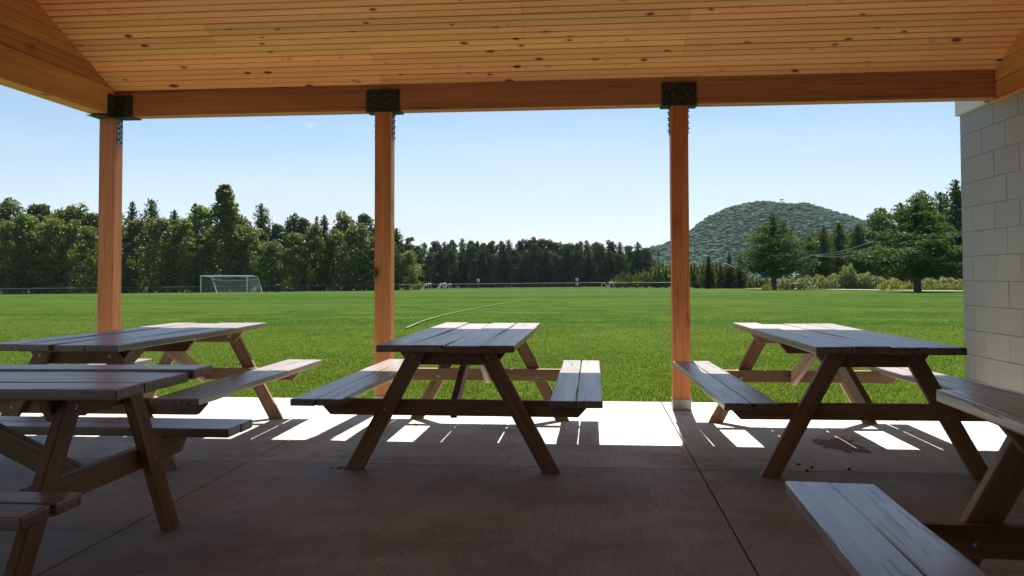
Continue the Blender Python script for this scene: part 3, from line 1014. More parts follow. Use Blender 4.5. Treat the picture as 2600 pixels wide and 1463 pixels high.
def grass():
    rng = np.random.default_rng(4)
    parts = []
    def region(y0, y1, dens, n_per, h, w, spread):
        # wedge of lawn that the opening shows, with room to step aside
        A = 0
        nn = int((y1 - y0) * ((y0 + y1) / 2 * 1.35 + 3) * dens)
        y = rng.uniform(y0, y1, nn)
        x = rng.uniform(-0.80, 0.55, nn) * y + rng.uniform(-1.5, 1.5, nn)
        ok = ~((y < 7.63) & (x > -4.62) & (x < 3.4))
        ok &= ~((x > 3.1) & (y < 7.95) & (x < 3.45))
        xy = np.stack([x, y], -1)[ok]
        parts.append(blades('g', rng, xy, n_per, h, w, spread))
    region(5.0, 7.6, 60, 8, 0.04, 0.006, 0.03)
    region(7.62, 8.0, 240, 7, 0.045, 0.006, 0.03)
    region(7.8, 11.0, 420, 8, 0.030, 0.0050, 0.03)
    region(11.0, 16.0, 150, 8, 0.028, 0.007, 0.05)
    region(16.0, 22.0, 40, 8, 0.032, 0.010, 0.08)
    region(22.0, 32.0, 10, 8, 0.030, 0.015, 0.10)
    region(32.0, 50.0, 2.5, 8, 0.028, 0.02, 0.15)
    V, F4, F3, b = [], [], [], 0
    for v, f4, f3 in parts:
        V.append(v); F4.append(f4 + b); F3.append(f3 + b); b += len(v)
    o = link('grass_blades', np_mesh('grass_blades', np.concatenate(V), [np.concatenate(F4), np.concatenate(F3)], [L_BLADE]))
    tag(o, 'short sunlit grass blades growing along the slab edge and over the field', 'grass', kind='stuff')
grass()

# ------------------------------------------------------------------ trees
def cards(rng, pts, nrm_out, size, up=0.25, outw=0.5, aspect=0.75):
    n = len(pts)
    nr = rng.normal(0, 1, (n, 3)) * 0.7 + nrm_out * outw
    nr[:, 2] += up
    nr /= np.linalg.norm(nr, axis=1, keepdims=True) + 1e-9
    t = np.cross(nr, rng.normal(0, 1, (n, 3)))
    t /= np.linalg.norm(t, axis=1, keepdims=True) + 1e-9
    b = np.cross(nr, t)
    s = (size * rng.uniform(0.55, 1.3, n))[:, None]
    v0 = pts + t * s * 0.5
    v1 = pts + b * s * 0.5 * aspect + nr * s * 0.1
    v2 = pts - t * s * 0.5
    v3 = pts - b * s * 0.5 * aspect + nr * s * 0.1
    V = np.stack([v0, v1, v2, v3], 1).reshape(-1, 3)
    F = np.arange(n)[:, None] * 4 + np.array([[0, 1, 2, 3]])
    return V, F

def trunk_arrays(H, r, limbs, rng, lean=0.0):
    paths = [[(0, 0, -0.4), (0.03 * H * lean, 0, H * 0.25), (0.05 * H * lean, 0.01 * H, H * 0.55), (0.06 * H * lean, 0, H * 0.93)]]
    V, F = tubes(paths, [r * 1.25, r * 0.85, r * 0.55, r * 0.12], 7)
    for (z, tgt) in limbs:
        b = len(V)
        s = Vector((float(0.05 * lean * z), 0.0, float(z))); e = Vector([float(q) for q in tgt])
        mid = s.lerp(e, 0.5) + Vector((0.0, 0.0, 0.04 * H))
        v, f = tubes([[tuple(s), tuple(mid), tuple(e)]], [r * 0.35, r * 0.22, r * 0.06], 5)
        V += v
        F += [tuple(i + b for i in q) for q in f]
    return V, np.array(F)

def broadleaf(seed, H, Rr, low, n, size, mat, bark, narrow=0.0, clumps=34, rr=(0.16, 0.30)):
    """unit tree; returns (crown mesh, trunk mesh)"""
    rng = np.random.default_rng(seed)
    P, N = [], []
    limbs = []
    for k in range(clumps):
        f = (k + 0.5) / clumps
        z = H * (low + (1 - low) * f ** 0.9)
        q = (z / H - low) / (1 - low)
        prof = (np.sin(np.pi * min(1, max(0.0, 0.16 + 0.80 * q))) ** 0.75) if narrow < 0.5 else (1 - q) ** 0.72 * min(1, 0.55 + 3 * q)
        rad = Rr * prof * rng.uniform(0.35, 0.95)
        a = k * 2.39996 + rng.uniform(-0.5, 0.5)
        c = np.array([rad * np.cos(a), rad * np.sin(a), z - 0.05 * H * rng.uniform(0, 1)])
        cr = Rr * rng.uniform(*rr) * (1.25 if q < 0.6 else 0.9) + 0.02 * H
        if narrow >= 0.5:
            cr = (cr * 0.8 + 0.25) * (0.50 + 0.60 * (1 - q))
        m_ = int(n / clumps)
        d = rng.normal(0, 1, (m_, 3))
        d /= np.linalg.norm(d, axis=1, keepdims=True)
        rad_ = cr * rng.uniform(0.25, 1.12, m_) ** 0.6
        pts = c + d * rad_[:, None] * np.array([1.1, 1.1, 0.78])
        P.append(pts); N.append(d)
        if k % 4 == 1:
            limbs.append((max(0.1 * H, z - 0.22 * H), tuple(c)))
    # inner fill keeps the heart of the crown dark
    V, F = cards(rng, np.concatenate(P), np.concatenate(N), size)
    crown = np_mesh('crown', V, F, [mat])
    tv, tf = trunk_arrays(H, 0.018 * H, limbs, rng, rng.uniform(-1, 1))
    return crown, np_mesh('trunk', tv, tf, [bark], smooth=True)

def conifer(seed, H, Rr, low, n, size, mat, kind='pine', flat=0.5, nbr=84):
    """irregular whorls: every branch carries a few flattened needle clumps"""
    rng = np.random.default_rng(seed)
    P, N, limbs = [], [], []
    tot = 0.0
    br = []
    for k in range(nbr):
        q = (k + rng.uniform(0, 1)) / nbr
        if kind == 'spruce':
            prof = (1 - q) ** 0.9
        elif kind == 'lone':
            prof = (1 - q) ** 0.8 * min(1.0, 0.72 + 2.0 * q)
        else:
            prof = (1 - q) ** 0.6 * min(1.0, 0.6 + 1.6 * q)
        L = Rr * prof * rng.uniform(0.55, 1.12) + 0.025 * H
        br.append((q, k * 2.39996 + rng.uniform(-0.5, 0.5), L))
        tot += L ** 1.5
    for k, (q, a, L) in enumerate(br):
        z = H * (low + (1 - low) * q * 0.985)
        m_ = max(14, int(n * L ** 1.5 / tot))
        ncl = 3 if L < 0.4 * Rr else 5
        for c in range(ncl):
            t = 0.25 + 0.75 * (c + rng.uniform(0.2, 0.8)) / ncl
            mm = max(4, int(m_ / ncl))
            if kind == 'spruce':
                rise = -0.30 * L * t + 0.14 * L * t ** 3
            else:
                rise = L * (0.02 + 0.30 * t ** 2)
            side = rng.normal(0, 0.10) * L
            cr = 0.15 * L + 0.03 * Rr + 0.12
            g = rng.normal(0, 1, (mm, 3)) * np.array([cr, cr, cr * flat]) * 0.72
            x = L * t + g[:, 0]; yy = side + g[:, 1]
            P.append(np.stack([x * np.cos(a) - yy * np.sin(a), x * np.sin(a) + yy * np.cos(a), z + rise + g[:, 2]], -1))
            N.append(np.tile([np.cos(a) * 0.7, np.sin(a) * 0.7, 0.7], (mm, 1)))
        if k % 3 == 0:
            limbs.append((z - 0.02 * H, (L * 0.8 * np.cos(a), L * 0.8 * np.sin(a), z + (0.16 * L if kind != 'spruce' else -0.15 * L))))
    # heart of the crown
    mm = n // 6
    qz = rng.uniform(0, 1, mm) ** 1.3
    rr = Rr * 0.28 * (1 - qz) * rng.uniform(0.1, 1, mm)
    an = rng.uniform(0, 6.283, mm)
    P.append(np.stack([rr * np.cos(an), rr * np.sin(an), H * (low + (1 - low) * qz)], -1))
    N.append(np.stack([np.cos(an), np.sin(an), 0 * an], -1))
    V, F = cards(rng, np.concatenate(P), np.concatenate(N), size, 0.45, 0.4, 0.5)
    crown = np_mesh('crown', V, F, [mat])
    tv, tf = trunk_arrays(H, 0.022 * H, limbs, rng, 0.2 * rng.uniform(-1, 1))
    return crown, np_mesh('trunk', tv, tf, [M_BARK], smooth=True)

def shrub(seed, H, Rr, n, size, mat, spiky=False):
    rng = np.random.default_rng(seed)
    P, N = [], []
    cl = 14
    for k in range(cl):
        a = k * 2.4 + rng.uniform(-0.4, 0.4)
        rad = Rr * np.sqrt((k + 0.5) / cl) * 0.8
        top = H * (1 - 0.55 * (rad / Rr) ** 2) * rng.uniform(0.7, 1.05)
        m_ = n // cl
        d = rng.normal(0, 1, (m_, 3)); d /= np.linalg.norm(d, axis=1, keepdims=True)
        z = top * rng.uniform(0.03, 1.0, m_) ** 0.7
        wr = Rr * 0.36 * (np.sin(np.pi * np.clip(0.25 + 0.72 * z / top, 0, 1)) ** (1.4 if spiky else 0.6))
        rr = wr * rng.uniform(0.3, 1.1, m_)
        P.append(np.stack([rad * np.cos(a) + d[:, 0] * rr, rad * np.sin(a) + d[:, 1] * rr, z], -1)); N.append(d)
    V, F = cards(rng, np.concatenate(P), np.concatenate(N), size, 0.5)
    crown = np_mesh('foliage', V, F, [mat])
    paths = []
    for k in range(7):
        a = k * 0.9
        paths.append([(0.1 * math.cos(a), 0.1 * math.sin(a), -0.2), (Rr * 0.35 * math.cos(a), Rr * 0.35 * math.sin(a), H * 0.45), (Rr * 0.55 * math.cos(a), Rr * 0.55 * math.sin(a), H * 0.75)])
    tv, tf = tubes(paths, [0.02 * H, 0.014 * H, 0.005 * H], 4)
    return crown, np_mesh('stem', tv, np.array(tf), [M_BARK])

# every kind is modelled at a typical size, single trees are scaled copies
KIND = {
    'round':   [broadleaf(21 + k, 18, 5.2, 0.10, 5200, 0.62, L_GREEN, M_BARK) for k in range(3)] + [broadleaf(31, 18, 5.0, 0.04, 5200, 0.62, L_DARK, M_BARK)],
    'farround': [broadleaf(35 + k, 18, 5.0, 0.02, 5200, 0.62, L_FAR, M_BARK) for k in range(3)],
    'olive':   [broadleaf(41 + k, 16, 3.9, 0.05, 5000, 0.50, L_OLIVE, M_BIRCHBARK, 0.0, 38, (0.16, 0.28)) for k in range(3)],
    'birch':   [broadleaf(51, 23, 4.6, 0.05, 9000, 0.50, L_OLIVE, M_BIRCHBARK, 1.0, 110, (0.15, 0.26))],
    'bright':  [broadleaf(61, 18, 4.6, 0.15, 5200, 0.6, L_BRIGHT, M_BARK)],
    'pine':    [conifer(71 + k, 18, 4.6, 0.14, 5200, 0.62, L_NEEDLE) for k in range(3)],
    'dpine':   [conifer(81 + k, 18, 4.0, 0.06, 5200, 0.62, L_NEEDLE2) for k in range(2)],
    'spruce':  [conifer(91 + k, 16, 3.4, 0.03, 4600, 0.6, L_NEEDLE2, 'spruce') for k in range(2)],
    'lone':    [conifer(101 + k, 12, 5.4, 0.16, 11000, 0.34, L_NEEDLE, 'lone', 0.22, (44, 34)[k]) for k in range(2)],
    'bush':    [shrub(111 + k, 3.2, 2.2, 1900, 0.34, L_BRIGHT if k == 2 else L_GREEN, True) for k in range(3)],
    'pale':    [shrub(121 + k, 2.6, 2.4, 1900, 0.30, L_PALE) for k in range(2)],
    'gold':    [shrub(131 + k, 1.7, 1.5, 1300, 0.20, L_GOLD, True) for k in range(2)],
    'greenb':  [shrub(141 + k, 3.2, 2.2, 1900, 0.34, L_OLIVE, True) for k in range(2)],
}
SIZE = {'farround': (18, 5.0), 'round': (18, 5.2), 'olive': (16, 3.9), 'birch': (23, 4.6), 'bright': (18, 4.6), 'pine': (18, 4.6), 'dpine': (18, 4.0), 'spruce': (16, 3.4),
        'lone': (12, 5.6), 'bush': (3.2, 2.2), 'pale': (2.6, 2.4), 'gold': (1.7, 1.5), 'greenb': (3.2, 2.2)}
tree_rng = random.Random(17)
def plant(kind, u, vtop, D, name, label, cat, group, wpx=None, variant=None):
    x, y = bearing(u, D)
    g = on_ground(x, y)
    h = z_at(u, vtop, D) - g.z
    H0, R0 = SIZE[kind]
    var = KIND[kind][(variant if variant is not None else tree_rng.randrange(99)) % len(KIND[kind])]
    t = thing(name, label, cat, g, tree_rng.uniform(0, 6.28), group)
    sz = h / (H0 * 1.02)
    sxy = sz
    if wpx is not None:
        sxy = (wpx / 2 / 2221.405 * D) / R0
    t.scale = (sxy, sxy, sz)
    pn = ('foliage', 'stem') if kind in ('bush', 'pale', 'gold', 'greenb') else ('crown', 'trunk')
    link(pn[0], var[0], None, t)
    link(pn[1], var[1], None, t)
    return t

ORD = ['first', 'second', 'third', 'fourth', 'fifth', 'sixth', 'seventh', 'eighth', 'ninth', 'tenth', 'eleventh', 'twelfth', 'thirteenth', 'fourteenth', 'fifteenth',
       'sixteenth', 'seventeenth', 'eighteenth', 'nineteenth', 'twentieth', 'twenty first', 'twenty second', 'twenty third', 'twenty fourth', 'twenty fifth', 'twenty sixth', 'twenty seventh', 'twenty eighth']
NAMES = {'farround': ('broadleaf_tree', 'bluish broadleaf tree'), 'round': ('broadleaf_tree', 'green broadleaf tree'), 'olive': ('olive_tree_crown', 'olive green leafy tree'), 'pine': ('pine_tree', 'dark green pine'),
         'dpine': ('pine_tree', 'blackish green pine'), 'spruce': ('spruce_tree', 'narrow dark spruce'), 'birch': ('birch_tree', 'tall birch'), 'bright': ('broadleaf_tree', 'yellow green tree')}
NAMES['olive'] = ('leafy_tree', 'olive green leafy tree')
def row(specs, D, where, group, djit=4):
    cnt = {}
    for s in sorted(specs, key=lambda q: q[1]):
        kind, u, v = s[:3]
        nm, desc = NAMES[kind]
        cnt[desc] = cnt.get(desc, 0) + 1
        n = cnt[desc]
        lab = s[4] if len(s) > 4 and s[4] else f'{ORD[n - 1]} {desc} from the left {where}'
        plant(kind, u, v, D + tree_rng.uniform(-djit, djit), nm, lab, 'tree', group, s[3] if len(s) > 3 else None)

# back row of the left wood
row([('round', -60, 520), ('round', 18, 508, 140), ('round', 97, 513, 150), ('olive', 140, 535, 110), ('round', 182, 516, 135), ('round', 235, 536, 120), ('olive', 290, 540, 110), ('dpine', 334, 508, 60),
     ('pine', 383, 503, 110, 'broad topped dark pine rising just right of the left corner post'), ('pine', 441, 530, 80), ('dpine', 494, 513, 80),
     ('bright', 517, 517, 110, 'sunlit yellow green tree left of the tallest birch'), ('round', 610, 545, 100), ('pine', 663, 514, 95, 'dark pine with an open top right of the tallest birch'),
     ('round', 705, 566, 90), ('round', 743, 546, 80), ('round', 770, 550, 80), ('spruce', 803, 546, 50), ('dpine', 823, 543, 60), ('round', 873, 541, 100), ('round', 925, 540, 100), ('pine', 966, 556, 90), ('pine', 1006, 577, 80), ('pine', 1036, 606, 60)],
    196, 'along the skyline of the left wood', 'tall trees of the left wood')
# front row
row([('olive', -35, 565, 110), ('olive', 20, 556, 100), ('olive', 66, 541, 120), ('olive', 130, 552, 120), ('olive', 178, 560, 110), ('olive', 225, 572, 90), ('round', 290, 556, 90),
     ('round', 345, 556, 110), ('olive', 405, 548, 125), ('olive', 462, 552, 100), ('round', 515, 590, 80),
     ('birch', 569, 461, 165, 'tallest birch of the left wood, rising behind the big goal'),
     ('olive', 632, 570, 110), ('round', 690, 610, 90), ('olive', 752, 590, 90), ('round', 800, 570, 80), ('olive', 850, 582, 90), ('round', 903, 566, 100), ('round', 955, 600, 90), ('pine', 996, 612, 80), ('olive', 1035, 636, 70)],
    183, 'in the front row of the left wood', 'front trees of the left wood', 3)
# far middle wood
mid = [(1060, 622), (1078, 614), (1105, 610), (1128, 612), (1146, 609), (1174, 603), (1196, 609), (1212, 610), (1228, 615), (1246, 611), (1270, 612), (1292, 607), (1324, 607), (1342, 607), (1359, 602), (1376, 604), (1393, 607), (1409, 613),
       (1424, 612), (1438, 617), (1452, 618), (1472, 613), (1490, 608), (1510, 614), (1529, 618), (1550, 609), (1575, 613), (1597, 622), (1620, 613), (1641, 630)]
kinds = ['farround', 'farround', 'dpine', 'farround', 'farround', 'pine', 'farround']
row([(kinds[(i * 5 + i // 3) % 7], u, v, 48) for i, (u, v) in enumerate(mid)], 288, 'in the far middle wood', 'trees of the far middle wood', 5)
row([(('dpine', 'farround', 'dpine', 'farround')[i % 4], 1062 + i * 27.0, 632 + 14 * math.sin(i * 2.1), 52) for i in range(20)], 276, 'along the far middle wood front', 'front trees of the far middle wood', 3)

# bushes at the right end of the far wood and along the path
def bushes(specs, D, name, desc, where, group, djit=3):
    for n, (kind, u, v, w) in enumerate(sorted(specs, key=lambda q: q[1])):
        plant(kind, u, v, D + tree_rng.uniform(-djit, djit), name, f'{ORD[n]} {desc} from the left {where}', 'bush', group, w)
bushes([('greenb', 1568, 700, 50), ('bush', 1588, 684, 50), ('greenb', 1615, 689, 46), ('bush', 1640, 676, 55), ('greenb', 1665, 684, 50), ('bush', 1690, 690, 45), ('greenb', 1672, 655, 70), ('bush', 1712, 668, 60), ('bush', 1740, 672, 60)],
       205, 'young_tree_bush', 'feathery young green bush', 'beyond the fence left of the right post', 'young bushes left of the right post')
bushes([('bush', 1768, 660, 60), ('greenb', 1795, 655, 55), ('bush', 1822, 657, 60), ('greenb', 1850, 664, 60), ('bush', 1880, 690, 50), ('greenb', 1910, 698, 50), ('bush', 1938, 702, 50), ('bush', 1775, 700, 50), ('greenb', 1812, 703, 50), ('bush', 1850, 706, 46)],
       178, 'young_tree_bush', 'dense young green bush', 'between the right post and the lone pine', 'young bushes right of the right post')
bushes([('pale', 1995, 702, 60), ('pale', 2030, 698, 70), ('pale', 2065, 690, 70), ('pale', 2098, 693, 60), ('pale', 2130, 687, 80), ('pale', 2160, 688, 70), ('pale', 2195, 688, 80), ('pale', 2228, 697, 70), ('pale', 2262, 703, 60), ('pale', 2400, 700, 80), ('pale', 2150, 664, 60), ('pale', 2425, 704, 70), ('pale', 2360, 702, 60)],
       150, 'pale_leafed_bush', 'pale cream leafed bush', 'behind the gravel path', 'pale bushes behind the gravel path')
bushes([('gold', 1945, 718, 34), ('gold', 2245, 713, 44), ('gold', 2275, 710, 44), ('gold', 2305, 712, 44), ('gold', 2350, 716, 44), ('gold', 2378, 717, 44), ('gold', 2405, 716, 44), ('gold', 2432, 715, 44), ('gold', 2455, 715, 44)],
       128, 'goldenrod_clump', 'clump of yellow flowering goldenrod', 'beside the gravel path', 'goldenrod clumps by the path', 2)

# conifers at the right, in front of the hill
row([('spruce', 1800, 650, 40), ('spruce', 1852, 640, 40), ('spruce', 1878, 646, 36), ('pine', 2056, 596, 70), ('pine', 2092, 573, 75), ('pine', 2131, 563, 80), ('pine', 2180, 568, 90), ('round', 2236, 527, 100), ('pine', 2290, 512, 110), ('round', 2345, 492, 130), ('pine', 2392, 484, 120), ('pine', 2432, 452, 110), ('round', 2470, 470, 120)],
    172, 'in the wood right of the lone pine', 'tall trees of the right wood', 5)
plant('lone', 1965, 540, 140, 'pine_tree', 'lone spreading pine standing on the lawn in front of the hill', 'tree', None, 265, 0)
plant('lone', 2330, 500, 102, 'pine_tree', 'large dark pine on the lawn nearest the block wall', 'tree', None, 345, 1)

# dark undergrowth and deeper wood behind the rows
def backing(name, label, us, vt, D, mat, seed):
    rng = np.random.default_rng(seed)
    P = []
    for u in us:
        x, y = bearing(u, D)
        g = gz(np.array(x), np.array(y))
        top = z_at(u, vt + 10 * math.sin(u * 0.11) + 7 * math.sin(u * 0.037), D) - g
        k = 46
        P.append(np.stack([x + rng.normal(0, 1.8, k), y + rng.normal(0, 2.0, k), g + top * rng.uniform(0, 1, k)], -1))
    P = np.concatenate(P)
    V, F = cards(rng, P, np.tile([0, -1.0, 0.2], (len(P), 1)), 1.5)
    o = link(name, np_mesh(name, V, F, [mat]))
    tag(o, label, 'undergrowth', kind='stuff')
backing('wood_undergrowth', 'dark undergrowth and deeper trees inside the left wood', np.arange(-90, 1050, 9), 610, 206, L_DARK, 1)
backing('wood_undergrowth', 'dark undergrowth inside the far middle wood', np.arange(1050, 1660, 6), 645, 296, L_NEEDLE2, 2)
backing('wood_undergrowth', 'dark undergrowth inside the right wood', np.arange(2040, 2500, 9), 600, 182, L_DARK, 3)

# ------------------------------------------------------------------ hill
HILL_D = 1400.0
sky_pts = [(1500, 655), (1600, 642), (1640, 632), (1700, 615), (1757, 585), (1800, 550), (1850, 527), (1900, 515), (1925, 511), (1970, 517), (2020, 516), (2060, 524), (2100, 538), (2150, 552), (2190, 564), (2250, 585), (2350, 615), (2500, 640), (2700, 655)]
hx = np.array([bearing(u, HILL_D)[0] for u, v in sky_pts])
hz = np.array([z_at(u, v, HILL_D) for u, v in sky_pts]) - 4.5
def hill_z(x, y):
    H = np.interp(x, hx, hz)
    t = (y - HILL_D) / np.where(y < HILL_D, 420.0, 500.0)
    f = np.clip(1 - np.abs(t), 0, 1)
    f = f * f * (3 - 2 * f)
    bump = 5.0 * np.sin(x * 0.031 + y * 0.012) * np.sin(y * 0.023 - x * 0.01) * (1 - f)
    return -2.5 + (H + 2.5) * f + bump * np.clip(H / 40, 0, 1) * (f > 0)
def hill():
    xs = np.linspace(hx[0] - 60, hx[-1] + 60, 70)
    ys = np.linspace(HILL_D - 430, HILL_D + 510, 50)
    X, Y = np.meshgrid(xs, ys)
    Z = hill_z(X, Y)
    V = np.stack([X, Y, Z], -1).reshape(-1, 3)
    nx, ny = len(xs), len(ys)
    i = np.arange(nx - 1)[None, :] + nx * np.arange(ny - 1)[:, None]
    F = np.stack([i, i + 1, i + nx + 1, i + nx], -1).reshape(-1, 4)
    o = link('hill', np_mesh('hill', V, F, [plain('hill_ground', (0.018, 0.042, 0.026), 0.9, 0, 0.3, 0.05)], smooth=True))
    tag(o, kind='structure', label='rounded wooded hill beyond the right post')
    # canopy: thousands of crowns
    rng = np.random.default_rng(9)
    bm = bmesh.new()
    bmesh.ops.create_icosphere(bm, subdivisions=2, radius=1.0)
    bv = np.array([v.co[:] for v in bm.verts]); bf = np.array([[v.index for v in f.verts] for f in bm.faces])
    bm.free()
    n = 16000
    x = rng.uniform(xs[0] + 20, xs[-1] - 20, n)
    y = HILL_D - 400 * rng.uniform(-0.08, 1.0, n)
    z = hill_z(x, y)
    r = 1.6 + 2.6 * rng.uniform(0, 1, n) ** 1.8
    jit = 1 + rng.uniform(-0.2, 0.2, (n, len(bv), 1))
    V = bv[None] * jit * (r[:, None, None] * np.array([1.25, 1.25, 0.8])) + np.stack([x, y, z + r * 0.3 + 2.2 * rng.uniform(0, 1, n) ** 3], -1)[:, None, :]
    F = bf[None] + (np.arange(n) * len(bv))[:, None, None]
    o = link('hill_forest', np_mesh('hill_forest', V.reshape(-1, 3), F.reshape(-1, 3), [L_HILL], smooth=True))
    tag(o, 'dense forest canopy covering the rounded hill', 'forest', kind='stuff')
    tx, ty = bearing(1987, HILL_D)
    g = Vector((tx, ty, float(hill_z(np.array(tx), np.array(ty)))))
    t = thing('lookout_tower', 'tiny lookout platform on legs at the top of the wooded hill', 'tower', g)
    v, f = tubes([[(sx * 2.5, sy * 2.5, 0), (sx * 1.2, sy * 1.2, 10)] for sx in (-1, 1) for sy in (-1, 1)], 0.25, 4)
    link('leg_frame', np_mesh('leg_frame', v, np.array(f), [M_RAIL]), None, t)
    link('platform', box_mesh('platform', 5.5, 4, 1.3, M_RAIL, 0.1, 1), None, t, MT(0, 0, 10.6))
hill()

# ------------------------------------------------------------------ fences
def fence(name, label, pts, h, spacing, group=None):
    P = [Vector(on_ground(*bearing(u, D))) for u, D in pts]
    f = thing(name, label, 'fence', P[0], 0, group)
    o0 = P[0].copy()
    # stations
    S, acc = [], 0.0
    for a, b in zip(P[:-1], P[1:]):
        n = max(1, round((b - a).length / spacing))
        for k in range(n):
            q = a.lerp(b, k / n)
            S.append(on_ground(q.x, q.y))
    S.append(P[-1])
    pm = cyl_mesh('fence_post', 0.045, h + 0.1, 6, M_FENCE)
    for s in S:
        link('fence_post', pm, None, f, Matrix.Translation(s - o0 + Vector((0, 0, (h + 0.1) / 2 - 0.05))))
    v, fc = tubes([[tuple(s - o0 + Vector((0, 0, h))) for s in S]], 0.032, 5)
    link('top_rail', np_mesh('top_rail', v, np.array(fc), [M_RAIL], smooth=True), None, f)
    paths = []
    for a, b in zip(S[:-1], S[1:]):
        L = (b - a).length
        n = int(L / 0.16)
        for k in range(-int(h / 0.16), n):
            for sgn in (0, 1):
                x0, x1 = k * 0.16, k * 0.16 + h
                z0, z1 = (0.04, h) if sgn == 0 else (h, 0.04)
                if x0 < 0: z0 += (z1 - z0) * (-x0) / h; x0 = 0
                if x1 > L: z1 = z0 + (z1 - z0) * (L - x0) / (x1 - x0); x1 = L
                if x1 - x0 < 0.05: continue
                paths.append([tuple(a.lerp(b, x0 / L) - o0 + Vector((0, 0, z0))), tuple(a.lerp(b, x1 / L) - o0 + Vector((0, 0, z1)))])
    v, fc = tubes(paths, 0.006, 3)
    link('wire_mesh', np_mesh('wire_mesh', v, np.array(fc), [M_FENCE]), None, f, kind='stuff')
    return f
fence('chain_link_fence', 'black chain link fence along the foot of the left wood', [(-110, 163), (0, 166), (300, 172), (600, 176), (1050, 180)], 1.2, 3.2)
fence('chain_link_fence', 'low dark fence with spaced posts across the far middle of the field', [(1050, 180), (1290, 178), (1500, 170), (1735, 163)], 1.2, 3.2)

# ------------------------------------------------------------------ goals
def goal_big():
    D = 118
    x0, y0 = bearing(510, D)
    x1, y1 = bearing(627.5, D)
    g = on_ground((x0 + x1) / 2, y0)
    t = thing('soccer_goal', 'large white soccer goal with net in front of the left wood', 'goal', g)
    W = (x1 - x0) / 2
    H = z_at(510, 701, D) - g.z
    for s in (-1, 1):
        link('goal_post', cyl_mesh('goal_post', 0.062, H, 10, M_GOAL), None, t, MT(s * W, 0, H / 2))
    link('crossbar', cyl_mesh('crossbar', 0.062, 2 * W + 0.12, 10, M_GOAL, axis='X'), None, t, MT(0, 0, H))
    for s in (-1, 1):
        v, f = tubes([[(s * W, 0, H), (s * W + 0.55, 0.9, H), (s * W + 1.0, 1.5, 0.9 * H), (s * W + 1.3, 2.4, 0)]], 0.035, 5)
        link('back_stay', np_mesh('back_stay', v, np.array(f), [M_GOAL], smooth=True), None, t)
    top = lambda q: Vector((-W + 2 * W * q + 0.55, 0.9, H - 0.06 - 0.12 * math.sin(q * math.pi * 3) ** 2))
    mid_ = lambda q: Vector((-W + 2 * W * q + 0.95, 1.45, 0.80 * H - 0.15 * math.sin(q * math.pi)))
    bot = lambda q: Vector((-W + 2 * W * q + 1.3, 2.4, 0.02))
    fr = lambda q: Vector((-W + 2 * W * q, 0, H - 0.04 - 0.05 * math.sin(q * math.pi * 6) ** 2))
    paths = []
    N = 44
    for k in range(N + 1):
        q = k / N
        paths.append([tuple(fr(q)), tuple(top(q)), tuple(mid_(q)), tuple(bot(q))])
    for lv in range(0, 13):
        r_ = lv / 12
        pl = []
        for k in range(N + 1):
            q = k / N
            a, b = (mid_(q), bot(q))
            pl.append(tuple(a.lerp(b, r_)))
        paths.append(pl)
    for s in (0, 1):
        for lv in range(1, 12):
            r_ = lv / 12
            a = Vector((-W + 2 * W * s, 0, H * (1 - r_))); b = mid_(s).lerp(bot(s), r_)
            paths.append([tuple(a), tuple(b)])
    v, f = tubes(paths, 0.009, 3)
    link('net', np_mesh('net', v, np.array(f), [M_NET]), None, t)
    v, f = tubes([[tuple(mid_(k / 12)) for k in range(13)]], 0.028, 4)
    link('net_rope', np_mesh('net_rope', v, np.array(f), [M_GOAL]), None, t)
goal_big()

def small_goal(u, D, hpx, depth_px, side, label):
    """practice goal seen from its side; net slopes away to one side"""
    x, y = bearing(u, D)
    g = on_ground(x, y)
    k = D / 2221.405
    H, dp = hpx * k, depth_px * k
    t = thing('practice_goal', label, 'goal', g, 0, 'small practice goals beyond the fence')
    Wd = 3.6
    for s in (-1, 1):
        link('goal_post', cyl_mesh('goal_post', 0.07, H, 8, M_GOAL), None, t, MT(0, s * Wd / 2, H / 2))
    link('crossbar', cyl_mesh('crossbar', 0.08, Wd, 8, M_GOAL, axis='Y'), None, t, MT(0, 0, H))
    for s in (-1, 1):
        v, f = tubes([[(0, s * Wd / 2, H), (side * dp * 0.45, s * Wd / 2, H * 0.98), (side * dp, s * Wd / 2, 0.05)]], 0.07, 5)
        link('back_stay', np_mesh('back_stay', v, np.array(f), [M_GOAL]), None, t)
    paths = []
    for j in range(15):
        yy = -Wd / 2 + Wd * j / 14
        paths.append([(side * dp * 0.45, yy, H * 0.98), (side * dp, yy, 0.05)])
    for j in range(9):
        q = j / 8
        xx, zz = side * dp * (0.45 + 0.55 * q), H * 0.98 * (1 - q) + 0.05 * q
        paths.append([(xx, -Wd / 2, zz), (xx, Wd / 2, zz)])
    v, f = tubes(paths, 0.022, 3)
    link('net', np_mesh('net', v, np.array(f), [M_NET]), None, t)
small_goal(1091, 215, 15, 18, -1, 'small white practice goal farthest left beyond the far fence')
small_goal(1129, 218, 15, 18, -1, 'small white practice goal behind another, second from the left')
small_goal(1142, 214, 13, 16, -1, 'small white practice goal in front of another, third from the left')
small_goal(1528, 205, 13, 16, 1, 'small white practice goal left of the last one by the bushes')
small_goal(1548, 205, 14, 13, 1, 'small white practice goal farthest right, next to the bushes')

